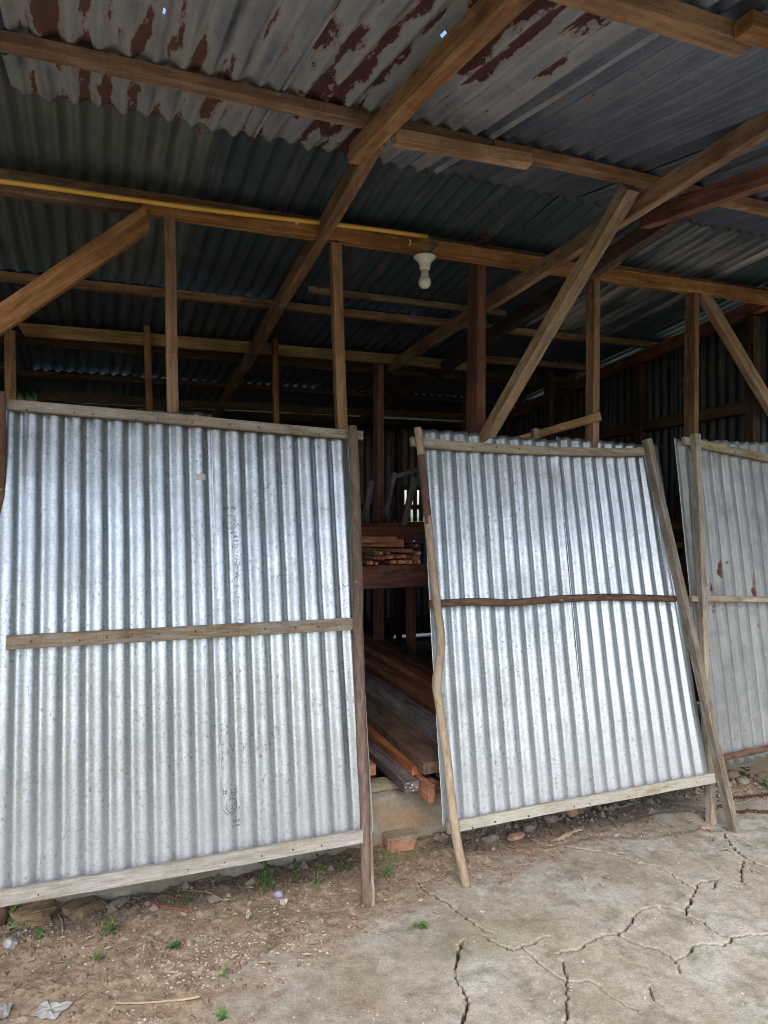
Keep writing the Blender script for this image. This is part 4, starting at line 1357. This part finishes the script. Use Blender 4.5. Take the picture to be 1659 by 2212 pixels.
for (cx_, cy_, w_, h_, ang, m, lab) in STK:
    Yn = 3.30 + .012 * (k % 3)
    if ang > 55: Yn = 3.34
    px, py = cropD(cx_, cy_)
    p = at(px, py, Yn)
    sc = .2017 / 1540 * (p.x * SA + p.y * CA)
    w = w_ * sc * .94; h = h_ * sc * .94
    if ang > 55: w = min(w, .06)
    a = math.radians(ang)
    d = Vector((-math.sin(a), math.cos(a), .012 if ang < 55 else 0.0))
    Lg = 1.35 if ang < 55 else 1.1
    if lab is None:
        lab2, gp = 'reddish sawn timber in the paint-marked stack on the rack, seen end on', 'timbers stacked on the rack'
    else:
        lab2, gp = lab, 'timbers stacked on the rack'
    o = beam('timber', p, p + d * Lg, w, h, M[m], None, warp=.002)
    tag(o, lab2, 'timber', gp)
    if m != 'red_wood' or True:
        # dab of white paint on the end grain
        for _ in range(random.choice((1, 1, 2))):
            V = []
            n = 7; r0 = random.uniform(.12, .24) * min(w, h)
            cy0, cz0 = random.uniform(-.25, .25) * w, random.uniform(-.2, .2) * h
            for i in range(n):
                an = 2 * math.pi * i / n; rr = r0 * random.uniform(.6, 1.3)
                V.append((-.0048, cy0 + rr * 1.5 * math.cos(an), cz0 + rr * math.sin(an)))
            link('paint_mark', mesh_py('paint_mark', V, [tuple(range(n))]), WM[o.name], o, M['chalk'])
    k += 1
# long boards lying across the rack behind the stack
o = beam('timber', (.75, 3.62, 1.415), (3.4, 3.62, 1.42), .10, .05, M['red_wood']); tag(o, 'long dark red board lying across the rack behind the end-on timbers', 'timber', 'timbers stacked on the rack')
o = beam('timber', (.75, 3.80, 1.432), (3.4, 3.80, 1.430), .12, .06, M['red_wood'])
tag(o, 'second long dark red board across the rack, farther back', 'timber', 'timbers stacked on the rack')
for (px, py, m, lab) in ((1465, 1136, 'orange_wood', 'thin timber seen in the gap right of the middle panel, topmost of three'), (1468, 1160, 'red_wood', 'dark timber in the gap right of the middle panel, between two others'),
                         (1466, 1178, 'orange_wood', 'lowest orange timber in the gap right of the middle panel')):
    p = at(px, py, 3.33)
    o = beam('timber', p + Vector((-.30, 0, -.0)), p + Vector((.45, .02, 0)), .07, .032, M[m]); tag(o, lab, 'timber', 'timbers on the right end of the rack')

# boards on the floor in the doorway, running back into the shed
def floor_board(name, x, z, Yn, w, h, m, lab, Lg=3.0, dx=0.0, dz=0.0, taper=0):
    o = beam(name, (x, Yn, z), (x + dx, Yn + Lg, z + dz), w, h, M[m], None, warp=.004, cham=.003)
    tag(o, lab, 'timber', 'timbers on the floor of the doorway')
    return o


fb = floor_board('timber', 1.283, .318, 2.86, .072, .048, 'slate_wood', 'square-ended grey-brown timber sticking out over the footing, with a pale cracked end', dz=.0)
for i in range(7):
    V = [(-.0045, random.uniform(-.03, .03), random.uniform(-.018, .018)) for _ in range(1)]
    y_, z_ = V[0][1], V[0][2]
    V = [(-.0048, y_, z_), (-.0048, y_ + .010, z_ + .002), (-.0048, y_ + .008, z_ + .005), (-.0048, y_ + .001, z_ + .004)]
    link('pale_split', mesh_py('pale_split', V, [(0, 1, 2, 3)]), WM[fb.name], fb, M['chalk'])
floor_board('timber', 1.352, .300, 2.80, .030, .082, 'orange_wood', 'bright orange board on edge beside the square-ended timber')
floor_board('timber', 1.388, .298, 2.86, .030, .070, 'red_wood', 'narrow red board on edge, tight behind the bright orange board')
floor_board('timber', 1.43, .285, 2.90, .045, .055, 'umber_wood', 'stubby brown timber end next to the edge of the middle panel')
floor_board('timber', 1.335, .362, 2.92, .050, .038, 'orange_wood', 'orange timber with a splintered end above the board on edge', dx=-.02, dz=.01)
floor_board('timber', 1.415, .395, 2.84, .165, .050, 'umber_wood', 'broad flat olive-brown plank on top of the doorway pile', dx=.10, dz=.02)
floor_board('timber', 1.545, .455, 2.95, .080, .080, 'slate_wood', 'bluish grey squared beam lying behind the broad plank', dx=.03, dz=.03)
floor_board('timber', 1.63, .435, 2.98, .07, .07, 'red_wood', 'dark red squared timber just behind the bluish beam', dz=.03)
floor_board('timber', 1.71, .47, 3.0, .07, .07, 'orange_wood', 'reddish timber in the middle of the pile behind the bluish beam', dz=.06)
floor_board('timber', 1.80, .49, 3.0, .075, .08, 'orange_wood', 'reddish timber near the back of the doorway pile', dz=.07)
floor_board('timber', 1.90, .51, 3.05, .08, .08, 'red_wood', 'dark red timber at the back of the doorway pile', dz=.07)
floor_board('timber', 1.62, .355, 3.0, .30, .08, 'umber_wood', 'wide brown slab at the bottom of the doorway pile', Lg=2.8)
floor_board('timber', 1.80, .40, 3.1, .25, .08, 'umber_wood', 'wide brown slab under the back of the doorway pile', Lg=2.8)
floor_board('timber', 1.14, .345, 3.05, .10, .05, 'orange_wood', 'orange plank with a broken pointed end half hidden by the left panel pole', Lg=2.2, dx=.04)
o = beam('timber', (1.00, 3.075, .262), (1.75, 3.07, .262), .055, .045, M['grey_wood']); tag(o, 'weathered crosspiece laid on the footing under the doorway pile', 'timber', 'timbers on the floor of the doorway')
o = beam('timber', (1.02, 3.012, .246), (1.13, 3.012, .246), .03, .03, M['umber_wood'])
tag(o, 'short block on the footing edge beside the crosspiece', 'timber', 'timbers on the floor of the doorway')

# sticks leaning in the dark above the rack
for (a, b, Y, lab) in (((250, 460), (168, 860), 4.2, 'grey stick leaning left of the inner post'), ((492, 372), (395, 830), 4.3, 'grey stick leaning right of the inner post'),
                       ((715, 420), (590, 940), 3.75, 'grey stick leaning beside the middle panel above the rack'), ((500, 405), (760, 320), 4.5, 'thin grey stick lying nearly level behind the leaning ones')):
    p = at(*cropD(*a), Y); q = at(*cropD(*b), Y - .12)
    o = beam('stick', q, p, .03, .03, M['slate_wood'], up=(0, 1, 0)); tag(o, lab, 'stick', 'sticks leaning inside the shed')

# loose frame showing above panel two
a = at(1299, 899, 2.965); b = at(1085, 962, 3.30)
fr_ = thing('loose_frame', (a.x, a.y, a.z - .4), 'loose grey wooden frame end poking up behind the middle panel', 'wooden frame')
beam('rail', a, b, .045, .040, M['tan_wood'], fr_)
beam('upright', (at(1157, 926, 3.16)) - Vector((0, 0, .35)), at(1157, 926, 3.16), .034, .03, M['grey_wood'], fr_, up=(0, 1, 0))

# ================================================================== LOOSE THINGS ON THE GROUND
p = onground(873, 1845)
bk = thing('brick', p, 'single orange brick with grey mortar skin lying by the footing in the gap', 'brick')
lump('clay_body', (p.x, p.y + .055, p.z + .028), (.135, .085, .062), M['brick'], bk, box=1, rough=.10, rz=-.05, seed=3)
lump('mortar_skin', (p.x + .004, p.y + .060, p.z + .054), (.138, .086, .022), M['mortar'], bk, box=1, rough=.12, rz=-.05, seed=5)
for (px, py, sz, m, lab, bx, rz) in ((75, 1985, (.14, .09, .055), 'mossy', 'mossy yellow-brown broken brick under the left panel, the larger left one', 2, .1),
                                 (180, 1968, (.13, .08, .045), 'mossy', 'mossy reddish broken brick under the left panel, right of the larger one', 2, .4),
                                 (258, 1946, (.11, .05, .022), 'dead', 'flat grey-brown husk lying under the left panel', 0, .5),
                                 (342, 1925, (.035, .03, .03), 'brick', 'small bright red brick crumb under the left panel', 0, 0),
                                 (603, 1938, (.038, .034, .036), 'violet', 'crumpled violet-grey plastic scrap among the weeds', 0, 0),
                                 (1236, 1757, (.065, .055, .075), 'pink_rock', 'split orange laterite lump standing against the footing under the middle panel', 0, 0),
                                 (1115, 1808, (.11, .05, .03), 'pink_rock', 'flat pinkish stone below the middle panel near its crooked pole', 0, .2),
                                 (1060, 1812, (.09, .05, .04), 'rock', 'rough mortar lump below the middle panel nearest its crooked pole', 0, 0),
                                 (1145, 1790, (.06, .05, .05), 'rock', 'crumbly grey lump in the rubble heap below the middle panel', 0, 0),
                                 (1190, 1768, (.07, .05, .045), 'rock', 'dark lump in the rubble left of the split orange lump', 0, 0),
                                 (1332, 1805, (.04, .022, .014), 'paper', 'small grey stone chip on the slab edge below the middle panel', 0, .2),
                                 (1523, 1790, (.05, .04, .02), 'pink_rock', 'pinkish stone at the foot of the right panel pole', 0, 0),
                                 (1582, 1683, (.11, .07, .06), 'pink_rock', 'pale stone heaped by the footing under the right panel, leftmost', 0, 0),
                                 (1604, 1692, (.09, .06, .05), 'rock', 'brown stone beside the pale one under the right panel', 0, 0),
                                 (22, 2045, (.05, .05, .04), 'paper', 'pale shell-like crust at the left edge of the picture', 0, 0)):
    q = onground(px, py)
    o = lump('broken_brick' if m in ('mossy', 'brick') else 'stone', (q.x, q.y, q.z + sz[2] * .30), sz, M[m], None, box=1 if bx == 2 else bx, rough=.42 if bx == 2 else .22 if bx else .45, rz=rz)
    if m == 'violet': o.name = 'plastic_scrap'
    if m == 'dead': o.name = 'husk'
    tag(o, lab, {'mossy': 'brick', 'brick': 'brick', 'violet': 'litter', 'dead': 'husk'}.get(m, 'stone'))


def scrap(name, pxs, lab, cat, m, lift=.006):
    pts = [onground(*q) for q in pxs]
    c = sum(pts, Vector()) / len(pts)
    n = len(pts)
    ring = []
    for i in range(n):
        for k in range(3): ring.append((pts[i].lerp(pts[(i + 1) % n], k / 3) - c) * random.uniform(.93, 1.05))
    V = [q + Vector((0, 0, lift + random.uniform(-.004, .006))) for q in ring] + [q * .5 + Vector((0, 0, lift + random.uniform(0, .013))) for q in ring] + [Vector((0, 0, lift + .003))]
    m_ = len(ring)
    me = mesh_py(name, V, [(i, (i + 1) % m_, m_ + (i + 1) % m_, m_ + i) for i in range(m_)] + [(m_ + i, m_ + (i + 1) % m_, 2 * m_) for i in range(m_)])
    o = link(name, me, Matrix.Translation(c), None, M[m])
    sm = o.modifiers.new('thickness', 'SOLIDIFY'); sm.thickness = .0015
    tag(o, lab, cat)


scrap('plastic_scrap', [(70, 2200), (95, 2166), (128, 2166), (156, 2172), (122, 2208), (90, 2205)], 'folded whitish plastic scrap near the lower left corner', 'litter', 'paper')
scrap('plastic_scrap', [(-15, 2215), (0, 2172), (28, 2176), (18, 2196)], 'pale scrap at the very lower left edge', 'litter', 'paper')
scrap('dead_leaf', [(530, 1988), (535, 1972), (541, 1966), (544, 1978), (538, 1990)], 'small whitish dead leaf below the weeds under the left panel', 'leaf', 'grit')
scrap('dead_leaf', [(604, 1952), (612, 1946), (622, 1950), (616, 1960), (608, 1960)], 'pale flake beside the violet scrap', 'leaf', 'grit')
scrap('bark_strip', [(1195, 1818), (1240, 1796), (1262, 1788), (1268, 1792), (1240, 1804), (1200, 1822)], 'long pale splinter of wood on the brown soil below the middle panel', 'splinter', 'dry')


def twig(name, pxs, r, m, lab, cat='twig', lift=.006):
    raw = [onground(*q) + Vector((0, 0, lift)) for q in pxs]
    pts = []
    for i in range(len(raw) - 1):
        for k in range(6):
            pts.append(raw[i].lerp(raw[i + 1], k / 6) + Vector((0, 0, random.uniform(-.001, .001))))
    pts.append(raw[-1])
    o = tube(name, pts, [r * (1 - .5 * i / len(pts)) for i in range(len(pts))], M[m], None, seg=7)
    tag(o, lab, cat)


twig('twig', [(432, 2157), (390, 2164), (340, 2169), (300, 2172), (250, 2170)], .0042, 'dry', 'long pale twig lying on the bare soil near the bottom')
twig('stick', [(312, 1952), (350, 1960), (400, 1968), (420, 1973)], .0045, 'redstick', 'thin red-brown stick on the soil under the left panel')
twig('stalk', [(486, 1945), (450, 1930), (420, 1925), (385, 1927)], .0022, 'dry', 'curved dry grass stalk under the left panel')
twig('twig', [(136, 2015), (135, 1990), (126, 1975), (130, 1968)], .0035, 'dry', 'small forked pale twig in front of the mossy broken bricks')
twig('twig', [(1460, 1720), (1466, 1705), (1472, 1694)], .003, 'dry', 'short pale twig on brown soil left of the short pole foot')
twig('stick', [(1342, 1745), (1365, 1737), (1385, 1730)], .004, 'dry', 'small pale stick by the footing below the right half of the middle panel')
twig('cable', [(1345, 1782), (1390, 1765), (1430, 1757), (1480, 1754), (1530, 1756)], .0040, 'cable', 'thin black cable curving over the slab towards the chain', 'cable', .004)

# chain, link by link
ch = thing('rusty_chain', onground(1600, 1757), 'rusty chain snaking over the slab behind the right pole feet', 'chain')
path = [(1546, 1747), (1562, 1744), (1580, 1750), (1592, 1758), (1604, 1758), (1616, 1754), (1640, 1757), (1662, 1757), (1690, 1752)]
path2 = [(1585, 1727), (1600, 1726), (1615, 1724), (1640, 1722), (1665, 1719), (1690, 1715)]
ring_v = []
for i in range(12):
    a = 2 * math.pi * i / 12
    ring_v.append(Vector((.0125 * math.cos(a) + (.004 if math.cos(a) > 0 else -.004), .0075 * math.sin(a), 0)))
link_me = None
for pth in (path, path2):
    P = [onground(*q) + Vector((0, 0, .008)) for q in pth]
    acc = 0; s = 0
    for i in range(len(P) - 1):
        d = P[i + 1] - P[i]; ln = d.length; t = acc
        while t < ln:
            pos = P[i] + d * (t / ln)
            ang = math.atan2(d.y, d.x) + random.uniform(-.3, .3)
            mm = Matrix.Translation(pos) @ Matrix.Rotation(ang, 4, 'Z') @ Matrix.Rotation((math.pi / 2 if s % 2 else .15), 4, 'X')
            if link_me is None:
                o = tube('chain_link', ring_v, .0032, M['chain'], None, seg=6, closed=True, origin=(0, 0, 0))
                link_me = o.data
                bpy.data.objects.remove(o)
            link('chain_link', link_me, mm, ch)
            s += 1; t += .0215
        acc = t - ln


# ------------------------------------------------------------------ weeds
def leaf_v(base, d, ln, wd, droop, V, Fc, n=4):
    d = d.normalized(); side = d.cross(Vector((0, 0, 1)))
    if side.length < .05: side = Vector((1, 0, 0))
    side.normalize(); k = len(V)
    for i in range(n + 1):
        t = i / n
        p = base + d * ln * t + Vector((0, 0, -droop * ln * t * t))
        w = wd * math.sin(math.pi * min(.98, .08 + t * .92)) * .5
        V.extend([p - side * w + Vector((0, 0, w * .35)), p, p + side * w + Vector((0, 0, w * .35))])
    for i in range(n):
        for j in range(2):
            a = k + i * 3 + j
            Fc.append((a, a + 1, a + 4, a + 3))


def weed(px, py, h, nstem, nleaf, ll, lw, m, lab, spread=.5, tufts=False):
    h *= 1.25; ll *= 1.3; lw *= 1.35
    base = onground(px, py)
    t = thing('weed', base, lab, 'weed', 'weeds along the foot of the panels')
    V = []; Fc = []; SV = []
    for s in range(nstem):
        a = random.uniform(0, 6.28); tilt = random.uniform(.05, spread)
        d = Vector((math.cos(a) * tilt, math.sin(a) * tilt, 1)).normalized()
        hh = h * random.uniform(.6, 1)
        b0 = Vector((random.uniform(-.012, .012), random.uniform(-.012, .012), 0))
        pts = [base + b0 + d * hh * q / 4 + Vector((.003 * math.sin(q * 2 + s), 0, 0)) for q in range(5)]
        tube('stem', pts, [.0016, .0015, .0013, .001, .0007], M[m], t, seg=5)
        for l in range(nleaf):
            q = .15 + .85 * l / max(1, nleaf - 1)
            aa = l * 2.4 + a + random.uniform(-.3, .3)
            ld = Vector((math.cos(aa), math.sin(aa), random.uniform(.2, .8)))
            V.clear(); Fc.clear()
            leaf_v(Vector((0, 0, 0)), ld, ll * random.uniform(.7, 1.15), lw * random.uniform(.8, 1.2), random.uniform(.1, .5), V, Fc)
            link('leaf', mesh_py('leaf', V, Fc, True), Matrix.Translation(base + b0 + d * hh * q), t, M[m])
    return t


weed(32, 1990, .085, 2, 5, .035, .022, 'leafy', 'round-leaved green weed beside the larger mossy brick at the left', .5)
weed(45, 2008, .02, 2, 4, .028, .018, 'leaf_pale', 'pale grey-green leaves at the base of the round-leaved weed', .8)
weed(573, 1928, .105, 4, 8, .030, .010, 'leafy', 'tallest bushy weed left of the violet scrap', .35)
weed(640, 1905, .09, 3, 7, .026, .009, 'leafy', 'upright weed midway between the bushy one and the panel pole', .3)
weed(685, 1922, .10, 2, 4, .05, .010, 'leafy', 'tall narrow-leaved weed near the left panel pole', .3)
weed(298, 1948, .035, 2, 4, .022, .010, 'leafy', 'small bright weed near the red brick crumb', .6)
weed(408, 1950, .045, 2, 4, .022, .009, 'leafy', 'thin weed under the middle of the left panel', .5)
weed(236, 2020, .05, 4, 5, .022, .008, 'leafy', 'loose clump of small weeds on open soil left of centre', .6)
weed(76, 2030, .03, 3, 5, .018, .008, 'leafy', 'low feathery weed below the mossy brick', .8)
weed(381, 2052, .018, 1, 5, .026, .018, 'leaf_dark', 'single dark round-leaved seedling on open soil', .3)
weed(203, 2075, .03, 2, 4, .016, .006, 'leafy', 'tiny weed on the pale gritty soil at the left', .6)
weed(905, 2008, .03, 2, 3, .030, .014, 'leafy', 'lone little weed on the slab right of the left panel pole', .3)
weed(840, 1900, .10, 3, 4, .06, .007, 'leafy', 'grassy weed between the left panel pole and the brick', .8)
weed(738, 1882, .05, 3, 5, .025, .009, 'leafy', 'small weed touching the back of the left panel pole', .6)
weed(571, 2130 - 70, .03, 1, 3, .025, .007, 'leafy', 'fine seedling on the soil below the bushy weed', .3)
weed(489, 2105, .02, 1, 3, .030, .009, 'leafy', 'single upright blade on the bare soil', .3)
weed(480, 2205, .025, 2, 5, .020, .010, 'leafy', 'little weed cut by the bottom edge of the picture', .5)
weed(1604, 1680, .060, 2, 6, .040, .018, 'leaf_dark', 'dark-leaved plant growing by the footing under the right panel', .3)
weed(1655, 1700, .05, 2, 5, .035, .014, 'leafy', 'bright green weed at the right edge by the footing', .4)
weed(1588, 2024, .018, 2, 4, .018, .009, 'leafy', 'tiny reddish-green weed in the crack at the lower right', .7)
weed(385, 1898 + 30, .11, 1, 2, .03, .006, 'leaf_pale', 'bent pale stalk standing against the bottom rail of the left panel', .2)

# ------------------------------------------------------------------ grit, clods and moss tufts (countless)
def scatter(name, n, place, size, m, flat=.5):
    base = np.array([(1, 0, 0), (-1, 0, 0), (0, 1, 0), (0, -1, 0), (0, 0, 1), (0, 0, -1)], float)
    tri = np.array([(0, 2, 4), (2, 1, 4), (1, 3, 4), (3, 0, 4), (2, 0, 5), (1, 2, 5), (3, 1, 5), (0, 3, 5)])
    V = []; Fc = []
    k = 0; tries = 0
    while k < n and tries < n * 30:
        tries += 1
        r = place()
        if r is None: continue
        x, y = r
        s = size * (0.35 + RNG.random() ** 2.5 * 1.6)
        b = base * (0.55 + RNG.random((6, 1)) * .8) * np.array([s, s * (.6 + .6 * RNG.random()), s * flat])
        a = RNG.random() * 6.28
        c_, s_ = math.cos(a), math.sin(a)
        bx = b[:, 0] * c_ - b[:, 1] * s_; by = b[:, 0] * s_ + b[:, 1] * c_
        V.append(np.stack([bx + x, by + y, b[:, 2] + gz(x, y) + s * flat * .35], -1)); Fc.append(tri + k * 6)
        k += 1
    me = mesh_np(name, np.concatenate(V), np.concatenate(Fc))
    o = link(name, me, Matrix.Identity(4), None, M[m])
    return tag(o, kind='stuff')


gx_, gy_, GZ, GD = GROUND_H


def dens(mode):
    def fn():
        x = RNG.uniform(-.5, 3.5); y = RNG.uniform(1.5, 2.99)
        j = min(np.searchsorted(gy_, y), len(gy_) - 1); i = min(np.searchsorted(gx_, x), len(gx_) - 1)
        dd = GD[j, i]
        cl = float(fbm(np.array([x]), np.array([y]), 3.2 if mode != 'clod' else 2.2, 3, 91 if mode != 'clod' else 95)[0])
        if mode == 'grit':
            pr = (.06 + .94 * dd) * (1.0 if cl > .54 else .16)
        elif mode == 'clod':
            pr = dd * (1.0 if y > 2.75 else .35)
        else:
            pr = .5 + .5 * dd
        return (x, y) if RNG.random() < pr else None
    return fn


o = scatter('pale_grit', 3800, dens('grit'), .0038, 'grit', .6)
tag(o, 'pale crumbs of grit and worm casts strewn over the brown soil', 'grit')
o = scatter('soil_clods', 3800, dens('clod'), .0080, 'clod', .65)
tag(o, 'dark crumbly clods along the foot of the wall', 'soil')
o = scatter('fine_gravel', 2000, dens('any'), .0024, 'rock', .7)
tag(o, 'fine brown gravel scattered across slab and soil', 'gravel')

def rubble():
    x = RNG.choice([RNG.uniform(1.45, 2.75), RNG.uniform(-.4, 1.2), RNG.uniform(2.9, 3.5)], p=[.6, .22, .18]); y = 2.985 - abs(RNG.normal(0, .075))
    return (x, y)


o = scatter('rubble', 330, rubble, .0150, 'rock', .8)
tag(o, 'earthy rubble and mortar crumbs heaped along the footing', 'rubble')
V = []; Fc = []
for _ in range(420):
    x = RNG.uniform(-.5, 3.4); y = 2.97 - abs(RNG.normal(0, .28))
    if y < 1.6: continue
    z = gz(x, y) + .004; a = RNG.uniform(0, 6.28); l = RNG.uniform(.006, .024); w_ = l * RNG.uniform(.08, .45)
    c_, s_ = math.cos(a), math.sin(a); k = len(V)
    for (p_, q_) in ((-l, 0), (0, -w_), (l, 0), (0, w_)):
        V.append((x + p_ * c_ - q_ * s_, y + p_ * s_ + q_ * c_, z + RNG.uniform(0, .005)))
    Fc.append((k, k + 1, k + 2, k + 3))
o = link('leaf_litter', mesh_py('leaf_litter', V, Fc), Matrix.Identity(4), None, M['dry'])
tag(o, 'dry chips, straw and leaf scraps lying along the foot of the wall', 'litter', kind='stuff')
V = []; Fc = []
for _ in range(360):
    x = RNG.uniform(-.5, 3.4); y = RNG.choice([RNG.uniform(2.55, 2.97), RNG.uniform(1.9, 2.9)])
    j = min(np.searchsorted(gy_, y), len(gy_) - 1); i = min(np.searchsorted(gx_, x), len(gx_) - 1)
    if GD[j, i] < .5: continue
    for b in range(random.randint(2, 5)):
        a = random.uniform(0, 6.28)
        leaf_v(Vector((x + random.uniform(-.008, .008), y + random.uniform(-.008, .008), gz(x, y))), Vector((math.cos(a), math.sin(a), random.uniform(.5, 2.5))),
               random.uniform(.008, .022), .0035, .3, V, Fc, 2)
o = link('grass_sprigs', mesh_py('grass_sprigs', V, Fc, True), Matrix.Identity(4), None, M['leafy'])
tag(o, 'tiny green sprigs dotted over the soil at the foot of the panels', 'grass', kind='stuff')

# ================================================================== TREES ROUND THE YARD (behind the viewer; they show in the zinc)
def tree_mesh(h, seed):
    rs = random.Random(seed)
    V = []; Fc = []
    blobs = [(rs.gauss(0, h * .20), rs.gauss(0, h * .20), h * rs.uniform(.42, .92), h * rs.uniform(.12, .22)) for _ in range(13)]
    for _ in range(3600):
        bx, by, bz, br = rs.choice(blobs)
        d = Vector((rs.gauss(0, 1), rs.gauss(0, 1), rs.gauss(0, 1))).normalized() * br * rs.uniform(.5, 1.1)
        p = Vector((bx, by, bz)) + d
        s = rs.uniform(.06, .14) * h / 5
        n = (d.normalized() + Vector((rs.gauss(0, .5), rs.gauss(0, .5), rs.gauss(0, .5)))).normalized()
        a = n.orthogonal().normalized(); b = n.cross(a)
        k = len(V)
        V.extend([p - a * s, p + b * s * .6, p + a * s, p - b * s * .6]); Fc.append((k, k + 1, k + 2, k + 3))
    return mesh_py('crown', V, Fc)


crown = [tree_mesh(5.0, 1), tree_mesh(5.0, 2)]
trees = [(6.8, -.6, .85), (8.2, 1.6, 1.0), (7.6, -3.0, .9), (10.5, -1.0, 1.3), (11, 3.5, 1.3), (10.5, -6, 1.1), (-14, -2, 1.0), (-30, -26, 1.3), (22, -30, 1.3), (-12, 5, 1.2)]
spots = ['nearest on the right', 'second on the right beside the gable', 'third on the right', 'tall one on the right', 'beyond the right gable', 'far right corner', 'across the lane on the left', 'far left', 'far off to the right', 'beyond the left gable']
tr_tr = None
for i, (x, y, s) in enumerate(trees):
    t = thing('broadleaf_tree', (x, y, 0), 'green broadleaf tree by the yard, ' + spots[i], 'tree', 'trees round the yard')
    mm = Matrix.Translation((x, y, 0)) @ Matrix.Rotation(i * 1.3, 4, 'Z') @ Matrix.Scale(s, 4)
    link('crown', crown[i % 2], mm, t, M['tree_leaf'])
    if tr_tr is None:
        o = log('trunk', [(0, 0, 0), (.1, 0, 1), (0, .1, 2.2), (.1, 0, 3.4)], [.16, .13, .11, .05], M['trunk'], None)
        tr_tr = o.data; tr_m = WM[o.name].copy(); bpy.data.objects.remove(o)
    link('trunk', tr_tr, mm @ tr_m, t, M['trunk'])
